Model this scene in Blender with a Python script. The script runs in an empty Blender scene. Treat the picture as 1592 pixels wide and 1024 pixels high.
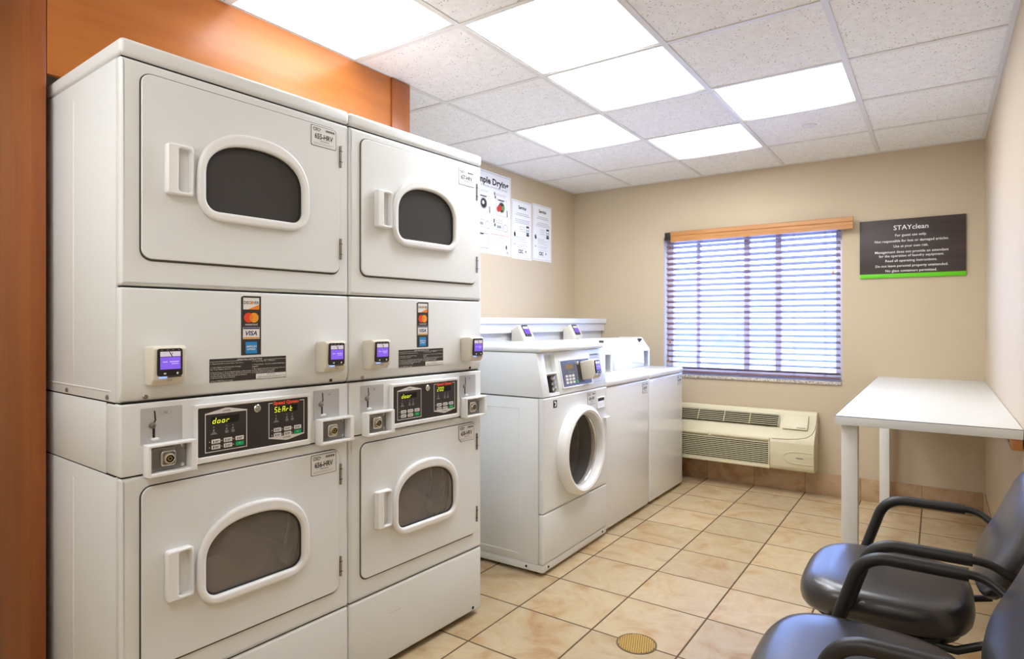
import bpy, bmesh, math, random
from mathutils import Matrix, Vector, Euler
random.seed(7)
PI = math.pi
S = bpy.context.scene
COL = S.collection

# ------------------------------------------------------------------ colour / materials
def lin(c):
    c = c / 255.0
    return c / 12.92 if c <= 0.04045 else ((c + 0.055) / 1.055) ** 2.4
def rgb(r, g, b):
    return (lin(r), lin(g), lin(b), 1.0)

def mat(name, col, rough=0.5, metal=0.0, emit=None, estr=0.0, spec=0.5, coat=0.0):
    m = bpy.data.materials.new(name)
    m.use_nodes = True
    b = m.node_tree.nodes['Principled BSDF']
    b.inputs['Base Color'].default_value = col
    b.inputs['Roughness'].default_value = rough
    b.inputs['Metallic'].default_value = metal
    b.inputs['Specular IOR Level'].default_value = spec
    if coat:
        b.inputs['Coat Weight'].default_value = coat
        b.inputs['Coat Roughness'].default_value = 0.08
    if emit:
        b.inputs['Emission Color'].default_value = emit
        b.inputs['Emission Strength'].default_value = estr
    return m

def nd(m, t, **kw):
    n = m.node_tree.nodes.new(t)
    for k, v in kw.items():
        setattr(n, k, v)
    return n
def lk(m, a, b):
    m.node_tree.links.new(a, b)
def math_n(m, op, a, b=None, c=None):
    n = nd(m, 'ShaderNodeMath', operation=op)
    for i, v in enumerate((a, b, c)):
        if v is None:
            continue
        if isinstance(v, (int, float)):
            n.inputs[i].default_value = v
        else:
            lk(m, v, n.inputs[i])
    return n.outputs[0]
def ramp(m, src, stops):
    r = nd(m, 'ShaderNodeValToRGB')
    el = r.color_ramp.elements
    while len(el) < len(stops):
        el.new(0.5)
    for e, (p, c) in zip(el, stops):
        e.position = p
        e.color = c
    lk(m, src, r.inputs[0])
    return r.outputs[0]
def mixc(m, fac, a, b):
    n = nd(m, 'ShaderNodeMix', data_type='RGBA')
    for i, v in ((0, fac), (6, a), (7, b)):
        if isinstance(v, (int, float, tuple)):
            n.inputs[i].default_value = v
        else:
            lk(m, v, n.inputs[i])
    return n.outputs[2]
def objco(m):
    return nd(m, 'ShaderNodeTexCoord').outputs['Object']
def noise(m, vec, scale, detail=4, rough=0.55, dist=0.0):
    n = nd(m, 'ShaderNodeTexNoise')
    n.inputs['Scale'].default_value = scale
    n.inputs['Detail'].default_value = detail
    n.inputs['Roughness'].default_value = rough
    n.inputs['Distortion'].default_value = dist
    lk(m, vec, n.inputs['Vector'])
    return n.outputs['Fac']
def mapping(m, vec, scale=(1, 1, 1), loc=(0, 0, 0)):
    n = nd(m, 'ShaderNodeMapping')
    n.inputs['Scale'].default_value = scale
    n.inputs['Location'].default_value = loc
    lk(m, vec, n.inputs['Vector'])
    return n.outputs[0]
def bump(m, h, strength, dist=0.002):
    n = nd(m, 'ShaderNodeBump')
    n.inputs['Strength'].default_value = strength
    n.inputs['Distance'].default_value = dist
    lk(m, h, n.inputs['Height'])
    lk(m, n.outputs[0], m.node_tree.nodes['Principled BSDF'].inputs['Normal'])
def base(m, c):
    lk(m, c, m.node_tree.nodes['Principled BSDF'].inputs['Base Color'])

M = {}
def enamel(name, col, rough, bumpy=0.03):
    m = mat(name, col, rough)
    n = noise(m, objco(m), 220, 2)
    bump(m, n, bumpy, 0.001)
    return m
M['white'] = enamel('white_enamel', rgb(232, 235, 236), 0.30)
M['gloss'] = enamel('glossy_white_enamel', rgb(234, 235, 236), 0.13, 0.01)
M['plastic'] = mat('white_plastic', rgb(240, 241, 242), 0.33)
M['ivory'] = mat('ivory_plastic', rgb(222, 215, 200), 0.40)
M['acbeige'] = mat('beige_plastic', rgb(214, 204, 172), 0.42)
M['acseam'] = mat('beige_seam', rgb(150, 140, 108), 0.5)
M['black'] = mat('black_plastic', rgb(26, 24, 24), 0.35)
M['panelblack'] = mat('black_panel', rgb(50, 45, 43), 0.42)
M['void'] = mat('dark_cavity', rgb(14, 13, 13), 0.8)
M['ink'] = mat('black_ink', rgb(30, 30, 32), 0.6)
M['greyink'] = mat('grey_ink', rgb(150, 150, 155), 0.6)
M['whiteink'] = mat('white_ink', rgb(236, 234, 232), 0.6)
M['paper'] = mat('white_paper', rgb(238, 239, 243), 0.55)
M['labelpaper'] = mat('label_film', rgb(232, 231, 230), 0.4)
M['steel'] = mat('brushed_steel', rgb(158, 156, 154), 0.28, 1.0)
M['silver'] = mat('silver_plate', rgb(196, 196, 198), 0.42, 0.35)
M['chrome'] = mat('chrome', rgb(215, 213, 210), 0.15, 1.0)
M['brass'] = mat('brass', rgb(190, 160, 90), 0.35, 1.0)
M['drain'] = mat('bronze_rim', rgb(110, 92, 66), 0.45, 0.6)
M['draingold'] = mat('brass_grate', rgb(196, 160, 84), 0.4, 0.55)
M['brandred'] = mat('brand_red_ink', rgb(255, 88, 52), 0.5)
M['red'] = mat('red_ink', rgb(205, 60, 45), 0.5)
M['orange'] = mat('orange_ink', rgb(240, 135, 30), 0.5)
M['mcred'] = mat('vermilion_ink', rgb(232, 72, 32), 0.5)
M['mcyel'] = mat('amber_ink', rgb(245, 165, 40), 0.5)
M['visablue'] = mat('navy_ink', rgb(30, 50, 110), 0.5)
M['gold'] = mat('gold_ink', rgb(225, 165, 60), 0.5)
M['amex'] = mat('bright_blue_ink', rgb(25, 140, 215), 0.5)
M['green'] = mat('green_button', rgb(10, 165, 95), 0.4)
M['lime'] = mat('lime_band', rgb(100, 200, 10), 0.5)
M['button'] = mat('button_white', rgb(226, 222, 220), 0.4)
M['panelblue'] = mat('slate_panel', rgb(92, 98, 124), 0.4)
M['greylabel'] = mat('grey_label', rgb(196, 198, 205), 0.45)
M['grid'] = mat('grid_white', rgb(222, 220, 217), 0.5)
M['tabletop'] = mat('white_laminate', rgb(224, 225, 224), 0.34)
M['tableleg'] = mat('white_painted_wood', rgb(230, 228, 224), 0.45)
M['edge'] = mat('laminate_seam', rgb(90, 90, 92), 0.6)
M['metalblack'] = mat('black_tube', rgb(28, 27, 27), 0.38)
M['armpad'] = mat('black_armpad', rgb(33, 31, 30), 0.45)
M['frame'] = mat('window_vinyl', rgb(236, 234, 240), 0.5)
M['chase'] = mat('white_painted_board', rgb(226, 228, 233), 0.42)
M['shadegrey'] = mat('grey_shade', rgb(74, 72, 70), 0.7)  # grey that paints shade in gaps and pockets
M['rubber'] = mat('dark_rubber', rgb(40, 38, 38), 0.7)
M['cord'] = mat('blind_cord', rgb(150, 90, 60), 0.7)
M['laundry'] = mat('brown_laundry', rgb(158, 132, 106), 0.9)
M['drumblack'] = mat('drum_black', rgb(84, 82, 81), 0.6)
M['drumbrown'] = mat('drum_brown', rgb(62, 55, 50), 0.5, 0.2)
M['drum'] = mat('drum_grey', rgb(176, 168, 160), 0.45, 0.1)
M['drumdark'] = mat('drum_dark', rgb(66, 63, 62), 0.5, 0.1)
M['drumsteel'] = mat('drum_steel', rgb(140, 134, 130), 0.35, 0.6)
M['yellowled'] = mat('yellow_led', rgb(60, 60, 10), 0.5, emit=rgb(225, 232, 40), estr=1.1)
M['amberled'] = mat('amber_led', rgb(90, 75, 45), 0.5, emit=rgb(170, 140, 70), estr=0.35)
M['purple'] = mat('purple_screen', rgb(40, 25, 90), 0.3, emit=rgb(138, 98, 232), estr=0.85)
M['screenwhite'] = mat('screen_band', rgb(200, 195, 205), 0.3, emit=rgb(215, 205, 225), estr=0.35)
M['screentext'] = mat('screen_text', rgb(120, 100, 200), 0.3, emit=rgb(185, 165, 250), estr=0.9)
M['bluelight'] = mat('blue_status_light', rgb(150, 170, 230), 0.3, emit=rgb(150, 185, 255), estr=0.9)
M['asphalt'] = mat('asphalt', rgb(150, 150, 155), 0.9)
M['stucco'] = mat('far_stucco', rgb(205, 200, 205), 0.9)
M['carpaint'] = mat('pale_blue_car_paint', rgb(150, 165, 195), 0.25)
M['carglass'] = mat('car_glass', rgb(40, 50, 65), 0.08)
M['tyre'] = mat('tyre', rgb(35, 35, 37), 0.8)
M['hub'] = mat('hub_metal', rgb(180, 180, 185), 0.3, 0.8)

# leatherette
m = mat('black_leatherette', rgb(42, 40, 43), 0.30, spec=1.0)
v = nd(m, 'ShaderNodeTexVoronoi'); v.inputs['Scale'].default_value = 260
lk(m, objco(m), v.inputs['Vector']); bump(m, v.outputs['Distance'], 0.12, 0.001)
M['leather'] = m

# glass
def glass(name, tint, alpha, rough=0.02):
    m = mat(name, tint, rough)
    b = m.node_tree.nodes['Principled BSDF']
    out = m.node_tree.nodes['Material Output']
    tr = nd(m, 'ShaderNodeBsdfTransparent'); tr.inputs[0].default_value = tint
    mx = nd(m, 'ShaderNodeMixShader')
    mx.inputs[0].default_value = alpha
    lk(m, tr.outputs[0], mx.inputs[1]); lk(m, b.outputs[0], mx.inputs[2])
    lk(m, mx.outputs[0], out.inputs[0])
    return m
M['doorglass'] = glass('smoked_door_glass', rgb(238, 232, 227), 0.14, 0.05)
M['darkglass'] = glass('dark_door_glass', rgb(120, 118, 118), 0.35, 0.09)
M['windowglass'] = glass('window_glass', rgb(246, 248, 252), 0.04, 0.01)
m = M['windowglass']                                   # translucent haze, painting the glare that washes out the view
_nt = m.node_tree; _out = _nt.nodes['Material Output']
_src = _out.inputs[0].links[0].from_socket
_tl = nd(m, 'ShaderNodeBsdfTranslucent'); _tl.inputs[0].default_value = rgb(235, 232, 240)
_mx = nd(m, 'ShaderNodeMixShader'); _mx.inputs[0].default_value = 0.10
lk(m, _src, _mx.inputs[1]); lk(m, _tl.outputs[0], _mx.inputs[2]); lk(m, _mx.outputs[0], _out.inputs[0])

# wall paint
def paint(name, col):
    m = mat(name, col, 0.62)
    o = objco(m)
    bump(m, noise(m, o, 95, 3), 0.16, 0.002)
    base(m, mixc(m, noise(m, o, 1.4, 2), tuple(x * 0.97 for x in col[:3]) + (1,), tuple(min(1, x * 1.03) for x in col[:3]) + (1,)))
    return m
M['wall'] = paint('beige_wall_paint', rgb(198, 181, 153))

# stained wood
def wood(name, c0, c1, c2, axis, rough=0.32):
    m = mat(name, c1, rough)
    sc = {'x': (1.2, 9, 9), 'y': (9, 1.2, 9), 'z': (9, 9, 0.9)}[axis]
    o = mapping(m, objco(m), sc)
    n = noise(m, o, 1.6, 6, 0.6, 0.6)
    c = ramp(m, n, [(0.25, c0), (0.5, c1), (0.8, c2)])
    fine = noise(m, mapping(m, objco(m), tuple(x * 14 for x in sc)), 1.0, 2)
    base(m, mixc(m, 0.10, c, ramp(m, fine, [(0.3, c0), (0.7, c2)])))
    return m
M['wood'] = wood('cherry_stained_wood', rgb(134, 70, 28), rgb(150, 82, 35), rgb(163, 94, 43), 'z')
M['woodh'] = wood('cherry_stained_panel', rgb(166, 94, 36), rgb(180, 106, 44), rgb(192, 120, 54), 'y')
M['oak'] = wood('oak_valance', rgb(168, 112, 58), rgb(186, 128, 70), rgb(200, 146, 88), 'x')
M['slat'] = wood('walnut_slat', rgb(118, 88, 86), rgb(130, 100, 100), rgb(142, 112, 112), 'x', 0.35)
M['bracketwood'] = wood('bracket_wood', rgb(170, 105, 55), rgb(185, 120, 66), rgb(196, 136, 80), 'y')
M['sign'] = wood('dark_sign_face', rgb(52, 43, 40), rgb(62, 52, 50), rgb(76, 64, 60), 'x', 0.5)

# granite
m = mat('granite', rgb(190, 180, 170), 0.3)
base(m, ramp(m, noise(m, objco(m), 130, 3, 0.8), [(0.38, rgb(70, 62, 58)), (0.47, rgb(190, 178, 165)), (0.6, rgb(225, 218, 210))]))
M['granite'] = m

# tile floor / skirting
TT, TGX, TGY = 0.3567, 1.2156, -2.7014
def tile_mat(name, pal, grout, gw, axes, origin, rough):
    m = mat(name, pal[1], rough)
    o = objco(m)
    s = nd(m, 'ShaderNodeSeparateXYZ'); lk(m, o, s.inputs[0])
    cell, edge = [], None
    for ax, og in zip(axes, origin):
        q = math_n(m, 'DIVIDE', math_n(m, 'SUBTRACT', s.outputs[ax], og), TT)
        fl = math_n(m, 'FLOOR', q); fr = math_n(m, 'FRACT', q)
        cell.append(fl)
        d = math_n(m, 'MINIMUM', fr, math_n(m, 'SUBTRACT', 1.0, fr))
        edge = d if edge is None else math_n(m, 'MINIMUM', edge, d)
    cb = nd(m, 'ShaderNodeCombineXYZ')
    lk(m, cell[0], cb.inputs[0])
    if len(cell) > 1:
        lk(m, cell[1], cb.inputs[1])
    wn = nd(m, 'ShaderNodeTexWhiteNoise'); lk(m, cb.outputs[0], wn.inputs['Vector'])
    off = nd(m, 'ShaderNodeVectorMath', operation='MULTIPLY_ADD')
    lk(m, wn.outputs['Color'], off.inputs[0]); off.inputs[1].default_value = (30, 30, 30); lk(m, o, off.inputs[2])
    n1 = noise(m, off.outputs[0], 4.2, 5, 0.6, 0.7)
    n2 = noise(m, off.outputs[0], 11, 5, 0.65, 0.5)
    c1 = ramp(m, n1, [(0.33, pal[0]), (0.43, pal[1]), (0.53, pal[2]), (0.61, pal[1]), (0.70, pal[3])])
    c2 = ramp(m, n2, [(0.3, pal[4]), (0.7, pal[2])])
    c = mixc(m, 0.36, c1, c2)
    hsv = nd(m, 'ShaderNodeHueSaturation')
    lk(m, c, hsv.inputs['Color'])
    lk(m, math_n(m, 'MULTIPLY_ADD', wn.outputs['Value'], 0.20, 0.90), hsv.inputs['Value'])
    g = math_n(m, 'LESS_THAN', edge, gw / TT / 2)
    base(m, mixc(m, g, hsv.outputs[0], grout))
    rr = nd(m, 'ShaderNodeMapRange'); lk(m, g, rr.inputs[0]); rr.inputs[3].default_value = rough; rr.inputs[4].default_value = 0.9
    lk(m, rr.outputs[0], m.node_tree.nodes['Principled BSDF'].inputs['Roughness'])
    gs = nd(m, 'ShaderNodeMapRange'); lk(m, edge, gs.inputs[0]); gs.inputs[1].default_value = 0.0; gs.inputs[2].default_value = gw / TT
    h = math_n(m, 'ADD', gs.outputs[0], math_n(m, 'MULTIPLY', n2, 0.25))
    bump(m, h, 0.35, 0.003)
    return m
PAL = [rgb(166, 120, 66), rgb(189, 161, 120), rgb(198, 179, 146), rgb(180, 131, 70), rgb(166, 144, 113)]
M['tile'] = tile_mat('beige_ceramic_tile', PAL, rgb(92, 72, 52), 0.0075, (0, 1), (TGX, TGY), 0.34)
PALB = [rgb(150, 106, 66), rgb(184, 150, 112), rgb(198, 168, 134), rgb(164, 118, 72), rgb(172, 140, 106)]
M['tilebase'] = tile_mat('tan_skirting_tile', PALB, rgb(146, 120, 92), 0.004, (0,), (TGX,), 0.4)
M['tilebasey'] = tile_mat('tan_side_skirting_tile', PALB, rgb(146, 120, 92), 0.004, (1,), (TGY,), 0.4)

# acoustic tile
m = mat('acoustic_tile', rgb(238, 236, 233), 0.85)
o = objco(m)
vo = nd(m, 'ShaderNodeTexVoronoi'); vo.inputs['Scale'].default_value = 72; vo.inputs['Randomness'].default_value = 1.0
lk(m, o, vo.inputs['Vector'])
spk = math_n(m, 'MULTIPLY', math_n(m, 'LESS_THAN', vo.outputs['Distance'], 0.22), math_n(m, 'GREATER_THAN', noise(m, o, 60, 2), 0.52))
cc = ramp(m, noise(m, o, 30, 4), [(0.3, rgb(234, 232, 229)), (0.7, rgb(244, 243, 241))])
base(m, mixc(m, math_n(m, 'MULTIPLY', spk, 0.8), cc, rgb(128, 112, 104)))
bump(m, noise(m, o, 180, 3), 0.3, 0.002)
M['acoustic'] = m

# lit diffuser: lamps behind a prismatic panel
LIGHT = 11.6
def lit_mat(name, power):
    m = mat(name, rgb(240, 240, 240), 0.4)
    s = nd(m, 'ShaderNodeSeparateXYZ'); lk(m, objco(m), s.inputs[0])
    w = math_n(m, 'COSINE', math_n(m, 'MULTIPLY', s.outputs[0], PI / 0.64))      # the tubes run along the middle, so the panel is brightest there
    w = math_n(m, 'POWER', w, 2.0)
    b = m.node_tree.nodes['Principled BSDF']
    b.inputs['Emission Color'].default_value = (0.93, 0.97, 1.0, 1)
    lk(m, math_n(m, 'MULTIPLY_ADD', w, power * 1.55, power * 0.14), b.inputs['Emission Strength'])
    return m
M['lit'] = lit_mat('lit_diffuser', LIGHT)
M['litdim'] = lit_mat('lit_diffuser_dimmed', LIGHT * 0.42)  # dimmed so the wood header beside it does not blow out

# ------------------------------------------------------------------ mesh builder
FRONT = Matrix.Rotation(PI / 2, 4, 'X')            # xy drawing -> xz, drawing +z -> -y
class MB:
    def __init__(self, *mats):
        self.bm = bmesh.new(); self.mats = list(mats); self.mi = 0; self.T = Matrix.Identity(4)
    def use(self, key):
        if key not in self.mats:
            self.mats.append(key)
        self.mi = self.mats.index(key); return self
    def _fin(self, geom_v, geom_f, smooth=None):
        for v in geom_v:
            v.co = self.T @ v.co
        for f in geom_f:
            f.material_index = self.mi
            if smooth is not None:
                f.smooth = smooth
    def box(self, x0, x1, y0, y1, z0, z1, bev=0.0, seg=2):
        if self.mats == []: self.use('white')
        r = bmesh.ops.create_cube(self.bm, size=1.0)
        vs = r['verts']
        for v in vs:
            v.co = Vector(((x0 + x1) / 2 + v.co.x * (x1 - x0), (y0 + y1) / 2 + v.co.y * (y1 - y0), (z0 + z1) / 2 + v.co.z * (z1 - z0)))
        fs = list({f for v in vs for f in v.link_faces})
        if bev > 0:
            es = list({e for v in vs for e in v.link_edges})
            rr = bmesh.ops.bevel(self.bm, geom=es, offset=bev, segments=seg, affect='EDGES', profile=0.5)
            vs = list({v for f in rr['faces'] for v in f.verts} | {v for v in vs if v.is_valid})
            fs = list({f for v in vs for f in v.link_faces})
        self._fin(vs, fs, True if bev > 0 else None)
        return self
    def prism(self, poly, axis, a0, a1, bev=0.0, seg=2):
        # poly: 2D points. axis 'x': (y,z); 'y': (x,z); 'z': (x,y)
        def mk(p, a):
            return {'x': (a, p[0], p[1]), 'y': (p[0], a, p[1]), 'z': (p[0], p[1], a)}[axis]
        A = [self.bm.verts.new(mk(p, a0)) for p in poly]
        B = [self.bm.verts.new(mk(p, a1)) for p in poly]
        fs = [self.bm.faces.new(A), self.bm.faces.new(B[::-1])]
        n = len(poly)
        for i in range(n):
            fs.append(self.bm.faces.new((A[(i + 1) % n], A[i], B[i], B[(i + 1) % n])))
        bmesh.ops.recalc_face_normals(self.bm, faces=fs)
        vs = A + B
        if bev > 0:
            es = list({e for f in fs for e in f.edges})
            rr = bmesh.ops.bevel(self.bm, geom=es, offset=bev, segments=seg, affect='EDGES', profile=0.5)
            vs = list({v for f in rr['faces'] for v in f.verts} | {v for v in vs if v.is_valid})
            fs = list({f for v in vs for f in v.link_faces})
        self._fin(vs, fs, True if bev > 0 else None)
        return self
    def quad(self, *pts):
        vs = [self.bm.verts.new(p) for p in pts]
        f = self.bm.faces.new(vs)
        self._fin(vs, [f]); return self
    def mesh(self, me, mtx):
        me.transform(self.T @ mtx)
        if len(me.polygons): me.polygons.foreach_set('material_index', [self.mi] * len(me.polygons))
        self.bm.from_mesh(me)
        return self
    def plate(self, loops, y_front, y_back, bev=0.0, bres=2):
        """flat plate seen from -y: loops of (x,z); first is outline, others holes"""
        d = abs(y_back - y_front)
        cu = bpy.data.curves.new('tmp_plate', 'CURVE'); cu.dimensions = '2D'; cu.fill_mode = 'BOTH'
        bev = min(bev, d * 0.49)
        cu.extrude = d / 2 - bev; cu.bevel_depth = bev; cu.bevel_resolution = bres
        cu.offset = -bev
        for i, lp in enumerate(loops):
            area = sum(lp[k - 1][0] * lp[k][1] - lp[k][0] * lp[k - 1][1] for k in range(len(lp)))
            if (area < 0) == (i == 0):
                lp = lp[::-1]
            sp = cu.splines.new('POLY'); sp.points.add(len(lp) - 1); sp.use_cyclic_u = True
            for p, q in zip(sp.points, lp):
                p.co = (q[0], q[1], 0, 1)
        ob = bpy.data.objects.new('tmp_plate', cu)
        me = bpy.data.meshes.new_from_object(ob)
        self.mesh(me, Matrix.Translation((0, (y_front + y_back) / 2, 0)) @ FRONT)
        bpy.data.objects.remove(ob); bpy.data.curves.remove(cu); bpy.data.meshes.remove(me)
        return self
    def text(self, s, cx, cz, y, h=None, w=None, bold=0.0, res=2, align='c', italic=0.0):
        cu = bpy.data.curves.new('tmp_text', 'FONT'); cu.body = s; cu.size = 1.0; cu.resolution_u = res
        cu.offset = bold; cu.shear = italic
        ob = bpy.data.objects.new('tmp_text', cu)
        me = bpy.data.meshes.new_from_object(ob)
        if len(me.vertices):
            xs = [v.co.x for v in me.vertices]; ys = [v.co.y for v in me.vertices]
            W = max(xs) - min(xs); H = max(ys) - min(ys)
            cap = 0.70
            sy = (h / cap) if h else w / W
            sx = (w / W) if w else sy
            if not h: sy = sx
            x0 = {'c': cx - sx * (max(xs) + min(xs)) / 2, 'l': cx - sx * min(xs), 'r': cx - sx * max(xs)}[align]
            z0 = cz - sy * cap / 2
            self.mesh(me, Matrix.Translation((x0, y, z0)) @ FRONT @ Matrix.Diagonal((sx, sy, 1, 1)))
        bpy.data.objects.remove(ob); bpy.data.curves.remove(cu); bpy.data.meshes.remove(me)
        return self
    def flat(self, x0, x1, z0, z1, y):
        return self.quad((x0, y, z0), (x1, y, z0), (x1, y, z1), (x0, y, z1))
    def poly(self, pts, y):
        area = sum(pts[k - 1][0] * pts[k][1] - pts[k][0] * pts[k - 1][1] for k in range(len(pts)))
        if area < 0: pts = pts[::-1]
        return self.quad(*[(p[0], y, p[1]) for p in pts])
    def lathe(self, prof, segs=48, mtx=None, close=False):
        """prof (r, h): revolve about local z, mtx places it"""
        mtx = mtx or Matrix.Identity(4)
        rings = []
        vs = []
        for r, h in prof:
            if r < 1e-6:
                v = self.bm.verts.new((0, 0, h)); rings.append([v] * segs); vs.append(v)
            else:
                rg = [self.bm.verts.new((r * math.cos(2 * PI * k / segs), r * math.sin(2 * PI * k / segs), h)) for k in range(segs)]
                rings.append(rg); vs += rg
        fs = []
        pairs = list(zip(rings, rings[1:])) + ([(rings[-1], rings[0])] if close else [])
        for a, b in pairs:
            for k in range(segs):
                q = [a[k], a[(k + 1) % segs], b[(k + 1) % segs], b[k]]
                u = []
                for x in q:
                    if x not in u: u.append(x)
                if len(u) > 2:
                    fs.append(self.bm.faces.new(u))
        for v in vs: v.co = mtx @ v.co
        self._fin(vs, fs, True); return self
    def tube(self, pts, r, seg=12, caps=True):
        pts = [Vector(p) for p in pts]
        rad = r if isinstance(r, (list, tuple)) else [r] * len(pts)
        rings = []; vs = []; fs = []
        t0 = (pts[1] - pts[0]).normalized()
        nrm = t0.orthogonal().normalized()
        for i, p in enumerate(pts):
            if i == 0: t = t0
            elif i == len(pts) - 1: t = (pts[i] - pts[i - 1]).normalized()
            else: t = ((pts[i] - pts[i - 1]).normalized() + (pts[i + 1] - pts[i]).normalized()).normalized()
            nrm = (nrm - t * nrm.dot(t)).normalized()
            bn = t.cross(nrm)
            rg = [self.bm.verts.new(p + (nrm * math.cos(2 * PI * k / seg) + bn * math.sin(2 * PI * k / seg)) * rad[i]) for k in range(seg)]
            rings.append(rg); vs += rg
        for a, b in zip(rings, rings[1:]):
            for k in range(seg):
                fs.append(self.bm.faces.new((a[k], a[(k + 1) % seg], b[(k + 1) % seg], b[k])))
        if caps:
            fs.append(self.bm.faces.new(rings[0][::-1])); fs.append(self.bm.faces.new(rings[-1]))
        self._fin(vs, fs, True); return self
    def loft(self, outline, prof, warp=None):
        """outline: list of (x,y) on unit shape; prof: (scale, z)"""
        rings = []; vs = []; fs = []
        for sc, z in prof:
            if sc < 1e-6:
                v = self.bm.verts.new((0, 0, z)); rings.append([v] * len(outline)); vs.append(v)
            else:
                rg = [self.bm.verts.new((x * sc, y * sc, z)) for x, y in outline]; rings.append(rg); vs += rg
        n = len(outline)
        for a, b in zip(rings, rings[1:]):
            for k in range(n):
                q = [a[k], a[(k + 1) % n], b[(k + 1) % n], b[k]]; u = []
                for x in q:
                    if x not in u: u.append(x)
                if len(u) > 2: fs.append(self.bm.faces.new(u))
        if warp:
            for v in vs: v.co = Vector(warp(v.co))
        self._fin(vs, fs, True); return self
    def build(self, name, parent=None, bevel=0.0, sharp=35):
        me = bpy.data.meshes.new(name)
        bmesh.ops.recalc_face_normals(self.bm, faces=self.bm.faces) if False else None
        self.bm.to_mesh(me); self.bm.free()
        for k in self.mats: me.materials.append(M[k])
        if me.polygons:
            me.polygons.foreach_set('use_smooth', [True] * len(me.polygons))
            me.set_sharp_from_angle(angle=math.radians(sharp))
        o = bpy.data.objects.new(name, me); COL.objects.link(o)
        if parent: o.parent = parent
        if bevel:
            md = o.modifiers.new('bevel', 'BEVEL'); md.width = bevel; md.segments = 2; md.limit_method = 'ANGLE'; md.angle_limit = math.radians(40)
        return o

def rr(x0, x1, z0, z1, r, n=6):
    r = min(r, (x1 - x0) / 2 - 1e-5, (z1 - z0) / 2 - 1e-5)
    out = []
    for cx, cz, a0 in ((x1 - r, z0 + r, -90), (x1 - r, z1 - r, 0), (x0 + r, z1 - r, 90), (x0 + r, z0 + r, 180)):
        for k in range(n + 1):
            a = math.radians(a0 + 90 * k / n)
            out.append((cx + r * math.cos(a), cz + r * math.sin(a)))
    return out
def dshape(x0, x1, z0, z1, zs, rb, n=14, p=2.3):
    """arched dryer window: rounded bottom corners, superelliptic top springing at zs"""
    out = []
    for cx, cz, a0 in ((x0 + rb, z0 + rb, 180), (x1 - rb, z0 + rb, 270)):
        for k in range(7):
            a = math.radians(a0 + 90 * k / 6); out.append((cx + rb * math.cos(a), cz + rb * math.sin(a)))
    cx = (x0 + x1) / 2; a = (x1 - x0) / 2; b = z1 - zs
    for k in range(2 * n + 1):
        t = PI * k / (2 * n)
        c, s = math.cos(t), math.sin(t)
        out.append((cx + a * math.copysign(abs(c) ** (2 / p), c), zs + b * abs(s) ** (2 / p)))
    return out

def tag(o, label, cat, group=None):
    o['label'] = label; o['category'] = cat
    if group: o['group'] = group
    return o
def thing(name, label, cat, loc=(0, 0, 0), rz=0.0, group=None):
    o = bpy.data.objects.new(name, None); COL.objects.link(o)
    o.empty_display_size = 0.1; o.location = loc; o.rotation_euler = (0, 0, rz)
    return tag(o, label, cat, group)
def struct(o):
    o['kind'] = 'structure'; return o
def copy_tree(o, parent=None):
    c = o.copy(); COL.objects.link(c)
    if parent: c.parent = parent
    for ch in list(o.children): copy_tree(ch, c)
    return c

# ------------------------------------------------------------------ room
H, W = 2.4194, 2.978
YB = -6.9                                   # room end behind the camera
MB('tile').box(-0.1, W + 0.1, YB - 0.1, 0.1, -0.08, 0).build('floor')['kind'] = 'structure'
WX0, WX1, WZ0, WZ1 = 0.848, 2.168, 0.822, 1.95
b = MB('wall')
b.box(-0.1, WX0, 0, 0.16, 0, 2.62).box(WX1, W + 0.1, 0, 0.16, 0, 2.62)
b.box(WX0, WX1, 0, 0.16, 0, WZ0 - 0.025).box(WX0, WX1, 0, 0.16, WZ1, 2.62)
struct(b.build('wall_back'))
struct(MB('wall').box(-0.1, 0, YB, 0, 0, 2.62).build('wall_left'))
struct(MB('wall').box(W, W + 0.1, YB, 0, 0, 2.62).build('wall_right'))
struct(MB('wall').box(0, W, YB - 0.1, YB, 0, 2.62).build('wall_front'))
struct(MB('tilebase').box(0.0, W - 0.011, -0.010, -0.0005, 0.0005, 0.158, 0.002).build('baseboard_back'))
struct(MB('tilebasey').box(W - 0.010, W - 0.0005, YB + 0.02, -0.0005, 0.0005, 0.158, 0.002).build('baseboard_right'))

# ceiling grid
XC = [0.0, 0.566, 1.1747, 1.783, 2.390, W]
YR = [0.0] + [-0.589 - 0.619 * k for k in range(0, 11)]
YR = [y for y in YR if y > YB] + [YB]
LIT = {(1, 5), (2, 4), (2, 3), (1, 2), (3, 2), (2, 1), (1, 8), (3, 8)}     # (column, row) cells with a light; the last two are unseen fill lights added behind the camera
def cell(c, r):
    return XC[c], XC[c + 1], YR[r + 1], YR[r]
b = MB('acoustic')
for c in range(5):
    for r in range(len(YR) - 1):
        if (c, r) in LIT: continue
        x0, x1, y0, y1 = cell(c, r)
        b.box(x0, x1, y0, y1, H + 0.004, H + 0.03)
b.box(0, W, YB, 0, 2.60, 2.64)
struct(b.build('ceiling'))
b = MB('grid')
for x in XC[1:-1]:
    b.box(x - 0.012, x + 0.012, YB, 0, H, H + 0.0035).box(x - 0.002, x + 0.002, YB, 0, H + 0.0035, H + 0.035)
for y in YR[1:-1]:
    b.box(0, W, y - 0.012, y + 0.012, H + 0.0002, H + 0.0036).box(0, W, y - 0.002, y + 0.002, H + 0.0036, H + 0.034)
b.box(0, 0.02, YB, 0, H, H + 0.0035).box(W - 0.02, W, YB, 0, H, H + 0.0035)
b.box(0, W, -0.02, 0, H + 0.0001, H + 0.0034).box(0, W, YB, YB + 0.02, H + 0.0001, H + 0.0034)
struct(b.build('trim_1'))

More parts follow.
